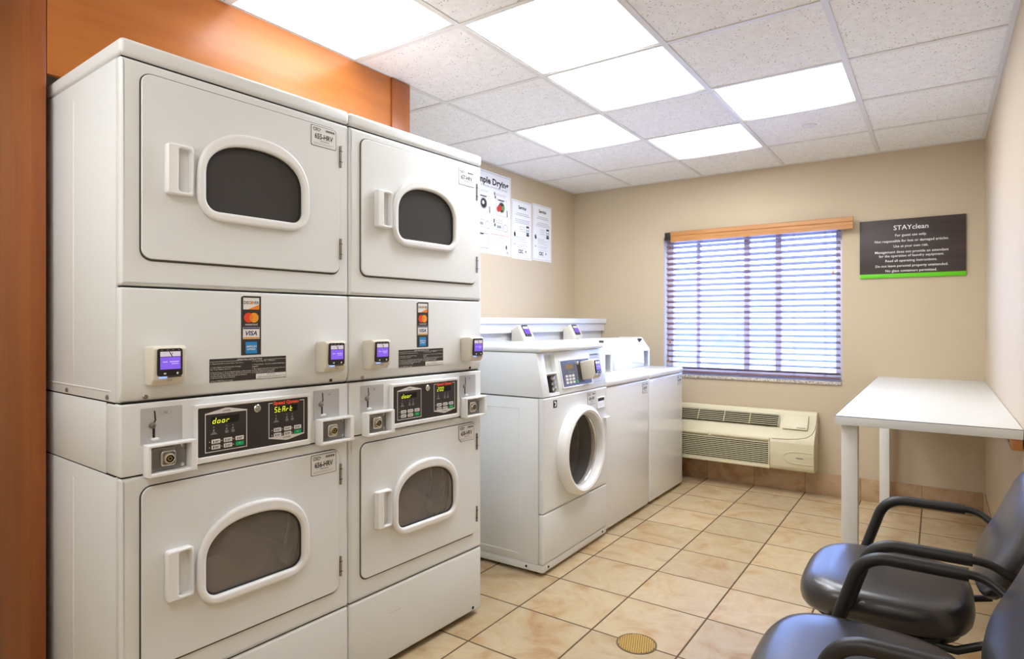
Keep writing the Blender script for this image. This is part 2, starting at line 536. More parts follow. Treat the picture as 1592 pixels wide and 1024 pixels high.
# lights
LAB = {(1, 5): 'bright square ceiling light panel beside the orange wood header, at the top edge',
       (2, 4): 'large bright ceiling light panel at top centre, nearest the camera of the middle column',
       (2, 3): 'lit ceiling panel in the middle column, directly behind the largest one',
       (1, 2): 'lit ceiling panel above the posters, furthest left of the farther panels',
       (3, 2): 'lit ceiling panel furthest right, in front of the tile with the sprinkler cap',
       (2, 1): 'small lit ceiling panel farthest back, closest to the window wall',
       (1, 8): 'unseen ceiling panel added as fill light behind the camera on the left side of the room',
       (3, 8): 'unseen ceiling panel added as fill light behind the camera on the right side of the room'}
for (c, r) in sorted(LIT):
    x0, x1, y0, y1 = cell(c, r)
    cx, cy = (x0 + x1) / 2, (y0 + y1) / 2
    hx, hy = (x1 - x0) / 2 - 0.004, (y1 - y0) / 2 - 0.004
    t = thing('ceiling_light', LAB[(c, r)], 'light', (cx, cy, H + 0.004), 0, 'recessed ceiling light panels')
    MB('litdim' if (c, r) == (1, 5) else 'lit').box(-hx + 0.012, hx - 0.012, -hy + 0.012, hy - 0.012, 0.004, 0.010).build('diffuser', t)
    f = MB('grid')
    f.box(-hx, -hx + 0.014, -hy, hy, 0, 0.09).box(hx - 0.014, hx, -hy, hy, 0, 0.09)
    f.box(-hx + 0.014, hx - 0.014, -hy, -hy + 0.014, 0, 0.09).box(-hx + 0.014, hx - 0.014, hy - 0.014, hy, 0, 0.09)
    f.box(-hx, hx, -hy, hy, 0.09, 0.095)
    f.build('housing', t)

# sprinkler cap in the ceiling
b = MB('grid').lathe([(0.0, -0.006), (0.036, -0.006), (0.040, -0.004), (0.041, 0.0)], 40)
sp = b.build('ceiling_sprinkler'); sp['kind'] = 'thing'; sp.location = (2.10, -0.915, H + 0.0043)
tag(sp, 'round flat white sprinkler cap set in the ceiling tile behind the right light panel', 'sprinkler cap')

# ------------------------------------------------------------------ window, blind
b = MB('frame')
b.box(WX0, WX0 + 0.05, 0.09, 0.14, WZ0, WZ1, 0.004).box(WX1 - 0.05, WX1, 0.09, 0.14, WZ0, WZ1, 0.004)
b.box(WX0 + 0.05, WX1 - 0.05, 0.09, 0.14, WZ0, WZ0 + 0.05, 0.004).box(WX0 + 0.05, WX1 - 0.05, 0.09, 0.14, WZ1 - 0.05, WZ1, 0.004)
b.box(1.47, 1.515, 0.092, 0.138, WZ0 + 0.05, WZ1 - 0.05, 0.004)
b.box(1.09, 1.122, 0.100, 0.132, WZ0 + 0.05, WZ1 - 0.05, 0.004)
b.box(1.70, 1.745, 0.100, 0.132, WZ0 + 0.05, WZ1 - 0.05, 0.004)
wf = struct(b.build('window_1'))
MB('windowglass').box(WX0 + 0.052, WX1 - 0.052, 0.114, 0.118, WZ0 + 0.052, WZ1 - 0.052).build('pane', wf)
MB('granite').box(WX0 + 0.001, WX1 - 0.001, -0.012, 0.155, WZ0 - 0.024, WZ0 - 0.001, 0.003).build('window_sill', wf)
t = thing('window_blind', 'brown slatted wooden window blind under an oak valance, over the back window', 'blind', (1.508, 0.03, WZ0))
def WB(*a): # builder in world coordinates for a thing placed at loc
    mb = MB(*a); mb.T = Matrix.Translation((-1.508, -0.03, -WZ0)); return mb
NS = 24
zt, zb = 1.915, 0.875
slat = None
for i in range(NS):
    z = zt - (zt - zb) * i / (NS - 1)
    if slat is None:
        mb = MB('slat')
        prof = [(-0.025, -0.0015), (-0.012, 0.0005), (0.012, 0.0005), (0.025, -0.0015), (0.025, 0.0012), (0.012, 0.0032), (-0.012, 0.0032), (-0.025, 0.0012)]
        mb.prism(prof, 'x', -0.645, 0.645)
        slat = mb.build('slat', t)
        so = slat
    else:
        so = slat.copy(); COL.objects.link(so); so.parent = t
    so.location = (0, 0.008, z - WZ0); so.rotation_euler = (math.radians(-19), 0, 0)
WB('slat').box(0.863, 2.153, 0.012, 0.064, 0.838, 0.853, 0.003).build('bottom_rail', t)
mb = WB('oak')
vp = [(-0.070, 1.903), (-0.070, 1.925), (-0.066, 1.930), (-0.066, 1.950), (-0.072, 1.956), (-0.072, 1.984), (-0.064, 1.988), (-0.052, 1.988), (-0.052, 1.903)]
mb.prism(vp, 'x', 0.932, 2.244)
mb.prism([(-0.052, 1.903), (-0.052, 1.988), (0.028, 1.988), (0.028, 1.903)], 'x', 2.232, 2.244) if False else None
mb.build('valance', t)
WB('black').box(0.876, 0.931, -0.055, -0.003, 1.922, 1.986, 0.003).build('bracket', t)
WB('slat').box(0.875, 2.150, -0.040, -0.004, 1.935, 1.980, 0.002).build('head_rail', t)
for xx in (0.95, 1.44, 1.845, 2.055):
    WB('cord').tube([(xx, 0.009, 1.93), (xx, 0.009, 0.84)], 0.0013, 6).tube([(xx, 0.065, 1.93), (xx, 0.065, 0.84)], 0.0013, 6).build('ladder_cord', t)
def pull(x, z):
    mb = WB('cord'); mb.tube([(x, -0.006, 1.93), (x, -0.006, z)], 0.0012, 6)
    o = mb.build('pull_cord', t)
    mb = WB('oak'); mb.lathe([(0, 0.03), (0.004, 0.029), (0.009, 0.004), (0.008, 0.0), (0, 0.0)], 14, Matrix.Translation((x, -0.006, z - 0.028)))
    mb.build('tassel', o)
pull(0.905, 1.10); pull(0.892, 0.945); pull(2.112, 1.62)

# ------------------------------------------------------------------ outside the window
GZ = -0.15
struct(MB('asphalt').box(-14, 14, 0.2, 30, GZ - 0.1, GZ).build('ground'))
tag(MB('stucco').box(-14, 16, 22, 26, GZ + 0.001, 3.1).build('far_building'), 'pale low building across the parking lot outside the window', 'building')
def car(x, y, rz, label):
    t = thing('parked_car', label, 'car', (x, y, GZ), rz, 'parked cars outside the window')
    body = [(-2.2, 0.30), (-2.25, 0.62), (-2.1, 0.80), (-1.25, 0.92), (1.35, 0.95), (2.1, 0.88), (2.22, 0.6), (2.2, 0.30)]
    MB('carpaint').prism(body, 'y', -0.88, 0.88, 0.05).build('body', t)
    cab = [(-1.25, 0.925), (-0.45, 1.42), (0.85, 1.44), (1.55, 0.955)]
    MB('carglass').prism(cab, 'y', -0.74, 0.74, 0.03).build('windows', t)
    MB('carpaint').prism([(-0.52, 1.40), (-0.42, 1.45), (0.82, 1.465), (0.92, 1.41)], 'y', -0.75, 0.75, 0.02).build('roof', t)
    for wx in (-1.4, 1.4):
        for wy in (-0.80, 0.80):
            mt = Matrix.Translation((wx, wy, 0.33)) @ Matrix.Rotation(PI / 2, 4, 'X')
            o = MB('tyre').lathe([(0.0, -0.11), (0.29, -0.11), (0.328, -0.08), (0.328, 0.08), (0.29, 0.11), (0, 0.11)], 28, mt).build('wheel', t)
            MB('hub').lathe([(0.0, -0.118), (0.18, -0.115), (0.2, -0.105)], 20, mt).lathe([(0.0, 0.118), (0.18, 0.115), (0.2, 0.105)], 20, mt).build('hub_cap', o)
car(-1.2, 8.2, math.radians(75), 'pale car seen through the left half of the blinds')
car(1.6, 7.4, math.radians(80), 'pale car seen through the right half of the blinds')

# ------------------------------------------------------------------ wood surround
t = thing('wood_surround', 'orange cherry-stained wood side panel and header enclosing the stacked dryers', 'wood panelling', (0.3, -4.27, 0))
def WS(*a):
    mb = MB(*a); mb.T = Matrix.Translation((-0.3, 4.27, 0)); return mb
WS('wood').box(0.002, 0.582, -4.276, -4.238, 0.001, H - 0.001, 0.002).build('side_panel', t)
WS('woodh').box(0.560, 0.582, -4.236, -2.858, 1.980, H - 0.001, 0.0015).build('header_panel', t)
WS('wood').box(0.545, 0.588, -2.856, -2.735, 1.980, H - 0.001, 0.0015).build('end_stile', t)

# ------------------------------------------------------------------ boxed ledge behind the washers
b = MB('chase')
b.prism([(0.001, 0.001), (0.27, 0.001), (0.27, 1.175), (0.30, 1.175), (0.305, 1.235), (0.318, 1.24), (0.322, 1.28), (0.001, 1.28)], 'y', -2.70, -0.001)
ld = b.build('trim_2'); struct(ld)

# ------------------------------------------------------------------ shared appliance pieces
def card_reader(parent, x0, x1, z0, z1, p, yb=0.0, T=None, name='card_reader'):
    """ivory card reader whose back is on y=yb and whose screen faces -y"""
    yf = yb - p
    mb = MB('ivory')
    if T is not None: mb.T = T
    w = x1 - x0; h = z1 - z0
    mb.prism([(yb, z0), (yb, z1 - 0.004), (yf + 0.012, z1), (yf, z1 - 0.006), (yf + 0.004, z0 + 0.016), (yf + 0.018, z0)], 'x', x0, x1, 0.005, 3)
    o = mb.build(name, parent)
    mb = MB('black')
    if T is not None: mb.T = T
    sx0, sx1 = x0 + w * 0.10, x0 + w * 0.84
    sz0, sz1 = z0 + h * 0.24, z1 - h * 0.07
    mb.plate([rr(sx0, sx1, sz0, sz1, 0.006)], yf - 0.0035, yf + 0.003, 0.001)
    for k in range(4):
        xx = sx0 + (sx1 - sx0) * (0.16 + 0.226 * k)
        mb.use('greyink').flat(xx - 0.0025, xx + 0.0025, sz1 - 0.0042, sz1 - 0.003, yf - 0.0038)
    mb.use('whiteink').flat(sx0 + 0.014, sx0 + 0.020, sz0 + 0.005, sz0 + 0.009, yf - 0.0038)
    mb.poly([(sx1 - 0.013 + 0.003 * math.cos(a * PI / 4), sz0 + 0.007 + 0.003 * math.sin(a * PI / 4)) for a in range(8)], yf - 0.0038)
    sc = mb.build('screen', o)
    mb = MB('purple')
    if T is not None: mb.T = T
    dz = sz1 - sz0; m_ = (sx1 - sx0) * 0.09
    zt_ = sz1 - dz * 0.11
    y_ = yf - 0.0040
    mb.flat(sx0 + m_, sx1 - m_, sz0 + dz * 0.25, zt_ - dz * 0.20, y_)
    mb.use('screentext')
    mb.flat(sx0 + m_ * 2.2, sx0 + m_ * 4.2, sz0 + dz * 0.50, sz0 + dz * 0.535, y_ - 0.0002)
    mb.flat(sx0 + m_ * 5.2, sx1 - m_ * 1.8, sz0 + dz * 0.50, sz0 + dz * 0.54, y_ - 0.0002)
    mb.flat(sx0 + m_ * 6, sx1 - m_ * 2, sz0 + dz * 0.43, sz0 + dz * 0.46, y_ - 0.0002)
    mb.use('screenwhite').flat(sx0 + m_, sx1 - m_, zt_ - dz * 0.18, zt_, y_)
    xm = sx0 + (sx1 - sx0) * 0.52; zm = zt_ - dz * 0.09
    mb.use('ink').poly([(xm - 0.005, zm + 0.006), (xm - 0.003, zm + 0.006), (xm + 0.004, zm - 0.006), (xm + 0.002, zm - 0.007)], y_ - 0.0002)
    mb.poly([(xm + 0.003, zm + 0.003), (xm + 0.005, zm + 0.002), (xm - 0.001, zm - 0.003)], y_ - 0.0002)
    mb.build('display', o)
    mb = MB('bluelight')
    if T is not None: mb.T = T
    zc = z0 + h * 0.19
    mb.flat(sx0 + 0.004, sx0 + w * 0.28, zc, zc + 0.0045, yf - 0.0006)
    mb.use('ink').flat(sx0 + w * 0.30, sx1 - 0.002, zc + 0.002, zc + 0.0042, yf - 0.0006)
    mb.text('-aUSA-', (sx0 + sx1) / 2, z0 + h * 0.135, yf - 0.0004, h=0.0036)
    mb.build('card_slot', o)
    return o

def asset_label(parent, x0, x1, z0, z1, code, y, cut=False, T=None, tiny=True):
    mb = MB('ink')
    if T is not None: mb.T = T
    def outl(g):
        if cut:
            c = 0.014
            return [(x0 + g + c, z0 + g), (x1 - g, z0 + g), (x1 - g, z1 - g), (x0 + g, z1 - g), (x0 + g, z0 + g + c)]
        return rr(x0 + g, x1 - g, z0 + g, z1 - g, 0.005, 4)
    w, h = x1 - x0, z1 - z0
    mb.plate([outl(0)], y - 0.0006, y)
    mb.use('labelpaper').poly(outl(0.0016), y - 0.0009)
    yi = y - 0.0012
    mb.use('ink')
    mb.text('CSC', x0 + w * 0.07, z1 - h * 0.17, yi, h=h * 0.14, bold=0.03, align='l')
    mb.use('green').poly([(x0 + w * 0.35, z1 - h * 0.10), (x0 + w * 0.38, z1 - h * 0.14), (x0 + w * 0.35, z1 - h * 0.24), (x0 + w * 0.32, z1 - h * 0.15)], yi)
    mb.use('ink')
    n = 14
    for k in range(n):
        xx = x0 + w * (0.56 + 0.38 * k / n)
        mb.flat(xx, xx + w * (0.010 + 0.008 * (k % 3)), z1 - h * 0.22, z1 - h * 0.11, yi)
    mb.text(code, (x0 + x1) / 2, z0 + h * 0.50, yi, h=h * 0.24, w=w * 0.72, bold=0.03)
    mb.use('greyink')
    mb.flat(x0 + w * 0.08, x0 + w * 0.36, z1 - h * 0.285, z1 - h * 0.27, yi)
    mb.flat(x0 + w * 0.22, x0 + w * 0.45, z0 + h * 0.335, z0 + h * 0.35, yi)
    mb.flat(x0 + w * 0.36, x0 + w * 0.70, z0 + h * 0.26, z0 + h * 0.30, yi)
    mb.flat(x0 + w * 0.10, x0 + w * 0.90, z0 + h * 0.17, z0 + h * 0.185, yi)
    mb.flat(x0 + w * 0.10, x0 + w * 0.80, z0 + h * 0.11, z0 + h * 0.125, yi)
    return mb.build('asset_label', parent)

SEG = {'d': 'bcdeg', 'o': 'cdeg', 'r': 'eg', 'S': 'acdfg', 't': 'defg', 'A': 'abcefg', '2': 'abdeg', '0': 'abcdef', '7': 'abc'}
def sevenseg(mb, s, x, z, h, y):
    w = h * 0.56; tk = h * 0.13; sl = 0.18
    def bar(xa, za, xb, zb_):
        mb.poly([(xa + sl * (za - z), za), (xb + sl * (za - z), za), (xb + sl * (zb_ - z), zb_), (xa + sl * (zb_ - z), zb_)], y)
    for ch in s:
        for sg in SEG[ch]:
            if sg == 'a': bar(x + tk * .6, z + h - tk, x + w - tk * .6, z + h)
            if sg == 'g': bar(x + tk * .6, z + h / 2 - tk / 2, x + w - tk * .6, z + h / 2 + tk / 2)
            if sg == 'd': bar(x + tk * .6, z, x + w - tk * .6, z + tk)
            if sg == 'f': bar(x, z + h / 2 + tk * .3, x + tk, z + h - tk * .3)
            if sg == 'b': bar(x + w - tk, z + h / 2 + tk * .3, x + w, z + h - tk * .3)
            if sg == 'e': bar(x, z + tk * .3, x + tk, z + h / 2 - tk * .3)
            if sg == 'c': bar(x + w - tk, z + tk * .3, x + w, z + h / 2 - tk * .3)
        x += w * 1.42

def handle(parent, x0, x1, z0, z1, y):
    """raised pull with a pocket on its right side"""
    mb = MB('plastic')
    sx = x0 + (x1 - x0) * 0.42
    prof_o = rr(x0, x1, z0, z1, 0.008, 4)
    prof_i = rr(sx, x1 - 0.006, z0 + 0.009, z1 - 0.009, 0.007, 4)
    mb.plate([prof_o, prof_i], y - 0.024, y, 0.004, 2)
    mb.flat(sx - 0.002, x1 - 0.004, z0 + 0.005, z1 - 0.005, y - 0.0012)
    return mb.build('handle', parent)

def hinge(parent, x, z0, z1, y):
    mb = MB('steel').box(x - 0.004, x + 0.004, y - 0.006, y, z0, z1, 0.001)
    mb.tube([(x, y - 0.007, z0), (x, y - 0.007, z1)], 0.0035, 10)
    for f in (0.25, 0.75):
        zz = z0 + (z1 - z0) * f
        mb.use('rubber').box(x - 0.0042, x + 0.0042, y - 0.0105, y - 0.0005, zz - 0.001, zz + 0.001)
    return mb.build('hinge', parent)

def screw(parent, x, y, z, face, r=0.006, key='steel'):
    mt = {'front': Matrix.Translation((x, y, z)) @ Matrix.Rotation(PI / 2, 4, 'X'),
          'left': Matrix.Translation((x, y, z)) @ Matrix.Rotation(-PI / 2, 4, 'Y')}[face]
    mb = MB(key).lathe([(r, 0.0), (r, 0.002), (r * .75, 0.0035), (r * 0.45, 0.0035), (r * 0.4, 0.002), (0, 0.002)], 14, mt)
    return mb.build('screw', parent)

# ------------------------------------------------------------------ stacked dryers
DW = 0.699
def dryer_door(root, z_off, top, bot, code, glasskey, cut):
    """z_off moves the window/handle layout measured on the upper door"""
    Z = lambda z: z + z_off
    gl = dshape(0.206, 0.507, Z(1.557), Z(1.755), Z(1.655), 0.034)
    mb = MB('white')
    mb.plate([rr(0.0475, 0.6575, bot, top, 0.026), dshape(0.20, 0.513, Z(1.551), Z(1.761), Z(1.655), 0.036)], -0.0070, -0.0004, 0.0025, 2)
    d = mb.build('door', root)
    mb = MB('shadegrey'); mb.plate([rr(0.0443, 0.6607, bot - 0.0055, top + 0.0028, 0.030), dshape(0.20, 0.513, Z(1.551), Z(1.761), Z(1.655), 0.036)], -0.0014, -0.0002); mb.build('door_gap_shade', d)  # dark plate, slightly oversized, paints the shadow gap round the door
    mb = MB('plastic')
    mb.plate([dshape(0.182, 0.534, Z(1.530), Z(1.792), Z(1.640), 0.070), gl], -0.0245, -0.0055, 0.0085, 4)
    rim = mb.build('window_rim', d)
    mb = MB('rubber')
    mb.plate([dshape(0.2045, 0.5085, Z(1.5555), Z(1.7565), Z(1.655), 0.0345), dshape(0.2105, 0.5025, Z(1.5615), Z(1.7505), Z(1.655), 0.031)], -0.0113, -0.0080, 0.001)
    mb.build('gasket', rim)
    mb = MB(glasskey)
    mb.plate([dshape(0.205, 0.508, Z(1.556), Z(1.756), Z(1.655), 0.034)], -0.0077, -0.0047)
    mb.build('window_glass', d)
    handle(d, 0.101, 0.168, Z(1.585), Z(1.718), -0.0069)
    asset_label(d, 0.546, 0.643, top - 0.071, top - 0.0045, code, -0.0071, cut)
    for za, zb_ in ((1.766, 1.838), (1.459, 1.528)):
        if z_off: za, zb_ = (0.708, 0.777) if za > 1.6 else (0.402, 0.467)
        hinge(d, 0.661, za, zb_, -0.002)
    return d

def drum(root, zc, keys, baffles):
    mt = Matrix.Translation((0.357, 0.0, zc)) @ Matrix.Rotation(-PI / 2, 4, 'X')    # local z -> +y (depth)
    mb = MB(keys)
    prof = [(0.165, 0.026), (0.17, 0.05), (0.255, 0.10), (0.262, 0.50)]
    mb.lathe(prof, 56, mt)
    mb.lathe([(0.262, 0.50), (0.2, 0.515), (0.0, 0.515)], 56, mt)
    d = mb.build('drum', root)
    for k in range(3):
        a = math.radians(-62 + 120 * k)
        mb = MB('drum' if baffles else 'drumblack')
        mb.T = Matrix.Translation((0.357, 0, zc)) @ Matrix.Rotation(a, 4, 'Y')
        mb.prism([(-0.03, -0.250), (-0.012, -0.185), (0.012, -0.185), (0.03, -0.250)], 'y', 0.12, 0.49, 0.008, 2)
        mb.build('baffle', d)
    return d

def control_half(mb, x0, x1, z0, z1, upper, seg, brand):
    yl = -0.0147
    t_ = 0.0022
    # white outline with a pointed band
    def strip(xa, xb, za, zb_): mb.flat(xa, xb, za, zb_, yl)
    mb.use('button')
    strip(x0, x0 + t_, z0, z1); strip(x1 - t_, x1, z0, z1)
    pk = 0.0105
    xm = (x0 + x1) / 2
    if upper:
        strip(x0 + t_, x1 - t_, z0, z0 + t_)
        mb.poly([(x0, z1 - 0.001), (x0 + t_, z1 - 0.004), (x1 - t_, z1 - 0.004), (x1, z1 - 0.001), (xm + 0.004, z1 + pk), (xm - 0.004, z1 + pk)], yl)
        mb.use('ink').text('UPPER', xm, z1 + 0.002, yl - 0.0003, h=0.0055)
    else:
        strip(x0 + t_, x0 + 0.014, z1 - t_, z1); strip(x1 - 0.017, x1 - t_, z1 - t_, z1)
        mb.poly([(x0, z0 + 0.001), (x0 + t_, z0 + 0.004), (x1 - t_, z0 + 0.004), (x1, z0 + 0.001), (xm + 0.004, z0 - pk), (xm - 0.004, z0 - pk)], yl)
        mb.use('ink').text('LOWER', xm, z0 - 0.002, yl - 0.0003, h=0.0055)
        mb.use('brandred').text('Speed Queen', (x0 + x1) / 2 - 0.002, z1 - 0.002, yl - 0.0004, h=0.0095, w=0.086, bold=0.05)
    w = x1 - x0
    # display window
    zd = z1 - (0.030 if upper else 0.030)
    mb.use('void').flat(x0 + w * 0.14, x1 - w * 0.20, zd - 0.002, zd + 0.018, yl + 0.0002)
    # indicators
    mb.use('greyink')
    zi = zd - 0.018
    for fx in (0.17, 0.47, 0.62):
        xc = x0 + w * fx + 0.004
        mb.flat(xc - 0.0016, xc + 0.0016, zi + 0.006, zi + 0.009, yl)
        mb.poly([(xc - 0.003, zi - 0.004), (xc + 0.001, zi - 0.004), (xc + 0.002, zi + 0.0005), (xc - 0.001, zi + 0.003)], yl)
        mb.flat(xc - 0.005, xc + 0.005, zi - 0.0085, zi - 0.0062, yl)
        mb.flat(xc - (0.009 if fx < 0.3 else 0.0045), xc + (0.009 if fx < 0.3 else 0.0045), zi - 0.0122, zi - 0.0098, yl)

def stacked_dryer(dx, s0, tail, codes, label, seg_low):
    da = -0.0402
    o = Vector((1.0548 - s0 * math.sin(da), -4.2389 + s0 * math.cos(da), 0))
    root = thing('stacked_dryer', label, 'dryer', o, PI / 2 + da, 'stacked coin-operated dryers')
    w = DW
    dep = 0.70
    # --- cabinet: shell with window openings so the drums can be seen
    mb = MB('white')
    e = 0.0012
    mb.box(e, 0.018, 0.03, dep, 1.046, 1.9165, 0.002).box(w - 0.018, w - e, 0.03, dep, 1.046, 1.9165, 0.002)
    mb.box(e, 0.018, 0.09, dep, 0.859, 1.0425, 0.002).box(w - 0.018, w - e, 0.09, dep, 0.859, 1.0425, 0.002)
    mb.box(e, 0.018, 0.03, dep, 0.020, 0.856, 0.002).box(w - 0.018, w - e, 0.03, dep, 0.020, 0.856, 0.002)
    mb.box(0.018, w - 0.018, dep - 0.02, dep, 0.02, 1.916)
    mb.box(0.018, w - 0.018, 0.03, dep - 0.02, 1.90, 1.916)
    mb.use('void').box(0.019, w - 0.019, 0.03, dep - 0.021, 0.86, 1.33)
    mb.use('void').box(0.003, 0.018, 0.04, dep - 0.01, 0.85, 1.05).box(w - 0.018, w - 0.003, 0.04, dep - 0.01, 0.85, 1.05)
    mb.use('white')
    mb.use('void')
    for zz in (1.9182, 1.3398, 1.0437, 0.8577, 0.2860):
        mb.box(0.006, w - 0.006, 0.0075, 0.028, zz - 0.0016, zz + 0.0016)  # dark filler strips paint the shade inside the panel seams
    mb.use('white')
    # embossed creases on the exposed side
    for za, zb_ in ((1.09, 1.87), (0.06, 0.815)):
        mb.box(-0.0002, 0.003, 0.316, 0.321, za, zb_, 0.0008)
    mb.box(-0.0004, 0.003, 0.06, 0.66, 1.071, 1.0745, 0.001)
    cab = mb.build('cabinet', root)
    screw(cab, 0.0005, 0.365, 1.057, 'left', 0.0065); screw(cab, 0.0005, 0.078, 1.057, 'left', 0.0065)
    # --- top cover
    mb = MB('white').box(-0.001, w + 0.001, -0.004, dep, 1.920, 1.9639, 0.012, 4)
    mb.build('top_cover', root)
    # --- front panels
    mb = MB('white')
    mb.plate([rr(0.0005, w - 0.0005, 1.342, 1.9165, 0.006), dshape(0.19, 0.523, 1.54, 1.77, 1.655, 0.036)], 0.0, 0.030, 0.010, 4)
    mb.build('front_panel', root)
    mb = MB('white')
    mb.prism([(0.0, 1.3375), (0.029, 1.3375), (0.029, 1.0455), (0.014, 1.0455), (0.006, 1.058), (0.0, 1.080)], 'x', 0.0005, w - 0.0005, 0.006, 4)
    mid = mb.build('middle_panel', root)
    mb = MB('white')
    mb.box(0.0005, w - 0.0005, 0.0, 0.088, 0.8595, 1.0420, 0.006, 4)
    band = mb.build('control_band', root)
    mb = MB('white')
    mb.plate([rr(0.0005, w - 0.0005, 0.2875, 0.8560, 0.006), dshape(0.19, 0.523, 0.475, 0.705, 0.59, 0.036)], 0.0, 0.030, 0.010, 4)
    mb.build('front_panel', root)
    mb = MB('white')
    mb.box(0.0005, w - 0.0005, 0.0, 0.030, 0.024, 0.2845, 0.009, 4)
    kick = mb.build('kick_panel', root)
    screw(kick, w - 0.055, 0.0, 0.040, 'front', 0.006, 'rubber')
    for zz in (0.21, 0.235):
        MB('greyink').flat(0.18, 0.235, zz - 0.02, zz - 0.0192, -0.0004).build('scuff', kick) if zz < 0.22 else None
    mb = MB('rubber')
    for xx in (0.05, w - 0.05):
        for yy in (0.06, dep - 0.06):
            mb.lathe([(0, 0.0), (0.02, 0.0), (0.02, 0.018), (0.008, 0.022), (0, 0.022)], 16, Matrix.Translation((xx, yy, 0.0005)))
    mb.build('levelling_feet', root)
    # --- doors, drums
    d1 = dryer_door(root, 0.0, 1.888, 1.4125, codes[0], 'darkglass', False)
    d2 = dryer_door(root, -1.066, 0.8265, 0.3565, codes[1], 'doorglass', tail)
    drum(root, 1.64, 'drumblack', False)
    dr = drum(root, 0.575, 'drumbrown', True)
    md = Matrix.Translation((0.357, 0.0, 0.575)) @ Matrix.Rotation(-PI / 2, 4, 'X')
    for yy in (0.135, 0.21):
        mb = MB('plastic'); mb.lathe([(0.256, yy - 0.004), (0.250, yy - 0.003), (0.249, yy + 0.003), (0.256, yy + 0.004)], 56, md); mb.build('reflection_ring', dr)  # pale rings drawn for the reflected light arcs behind the glass
    mb = MB('laundry')
    rnd = random.Random(11 + int(s0 * 10))
    def wl(co):
        a = Vector(co)
        k = 1 + 0.16 * math.sin(9 * a.x * 4 + rnd.random() * .1) * math.cos(7 * a.y * 4) + 0.08 * math.sin(23 * a.x + 17 * a.y)
        return (0.372 + a.x * 1.12, 0.27 + a.y * 1.1, 0.362 + a.z * k * 1.12)
    out = [(0.19 * math.cos(2 * PI * k / 36), 0.16 * math.sin(2 * PI * k / 36)) for k in range(36)]
    mb.loft(out, [(0, 0.0), (0.8, 0.0), (1.0, 0.05), (0.94, 0.10), (0.75, 0.14), (0.5, 0.165), (0.25, 0.175), (0, 0.178)], wl)
    mb.build('laundry_load', dr)
    # --- middle panel fittings
    mb = MB('panelblack')
    x0, x1 = 0.3165, 0.3785
    z0, z1 = 1.1535, 1.3265
    y = -0.0006
    mb.plate([[(x0, z0), (x1, z0), (x1, z1), (x0 + 0.008, z1), (x0, z1 - 0.004)]], y, 0.0)
    yi = y - 0.0004
    a0, a1 = x0 + 0.006, x1 - 0.006
    mb.use('whiteink').flat(a0, a1, 1.287, 1.321, yi)
    mb.use('orange').poly([(a1, 1.287), (a1, 1.302), (a1 - 0.036, 1.287)], yi - 0.0002)
    mb.use('ink').text('DISC', a0 + 0.0015, 1.307, yi - 0.0003, h=0.0085, w=0.0215, bold=0.02, align='l')
    mb.text('VER', a1 - 0.001, 1.307, yi - 0.0003, h=0.0085, w=0.0185, bold=0.02, align='r')
    mb.use('orange').poly([(a0 + 0.0265 + 0.0042 * math.cos(k * PI / 8), 1.307 + 0.0047 * math.sin(k * PI / 8)) for k in range(16)], yi - 0.0003)
    xm = (x0 + x1) / 2
    mb.use('mcyel').poly([(xm + 0.0085 + 0.0145 * math.cos(k * PI / 14), 1.263 + 0.0145 * math.sin(k * PI / 14)) for k in range(28)], yi)
    mb.use('mcred').poly([(xm - 0.0085 + 0.0145 * math.cos(k * PI / 14), 1.263 + 0.0145 * math.sin(k * PI / 14)) for k in range(28)], yi - 0.0002)
    mb.use('orange')
    lens = []
    for k in range(-6, 7):
        t_ = k / 6 * math.acos(0.0085 / 0.0145); lens.append((xm - 0.0085 + 0.0145 * math.cos(t_), 1.263 + 0.0145 * math.sin(t_)))
    for k in range(-6, 7):
        t_ = PI + k / 6 * math.acos(0.0085 / 0.0145); lens.append((xm + 0.0085 + 0.0145 * math.cos(t_), 1.263 + 0.0145 * math.sin(t_)))
    mb.poly(lens, yi - 0.0004)
    mb.use('whiteink').text('mastercard', xm, 1.2435, yi, h=0.0058, w=0.038, bold=0.01)
    mb.use('whiteink').flat(a0 - 0.001, a1 + 0.001, 1.2005, 1.2345, yi)
    mb.use('visablue').flat(a0, a1, 1.2295, 1.2337, yi - 0.0002)
    mb.use('gold').flat(a0, a1, 1.2013, 1.2055, yi - 0.0002)
    mb.use('visablue').text('VISA', xm, 1.2175, yi - 0.0002, h=0.0125, w=0.036, bold=0.03, italic=0.25)
    mb.use('amex').flat(xm - 0.018, xm + 0.018, 1.158, 1.192, yi)
    mb.use('whiteink').text('AMERICAN', xm, 1.1785, yi - 0.0002, h=0.0055, w=0.032, bold=0.02)
    mb.text('EXPRESS', xm, 1.1705, yi - 0.0002, h=0.0055, w=0.026, bold=0.02)
    mb.build('payment_sticker', mid)

    mb = MB('panelblack')
    x0, x1, z0, z1 = 0.224, 0.4615, 1.0745, 1.1465
    mb.T = Matrix.Identity(4)
    mb.plate([rr(x0, x1, z0 + 0.006, z1, 0.001, 2)], y, 0.0)
    yi = y - 0.0003
    mb.use('whiteink')
    mb.flat(x0 + 0.001, x0 + 0.085, z1 - 0.0085, z1 - 0.0078, yi); mb.flat(x1 - 0.073, x1 - 0.001, z1 - 0.0085, z1 - 0.0078, yi)
    mb.text('OPERATING INSTRUCTIONS', (x0 + x1) / 2, z1 - 0.0055, yi, h=0.0055, w=0.078)
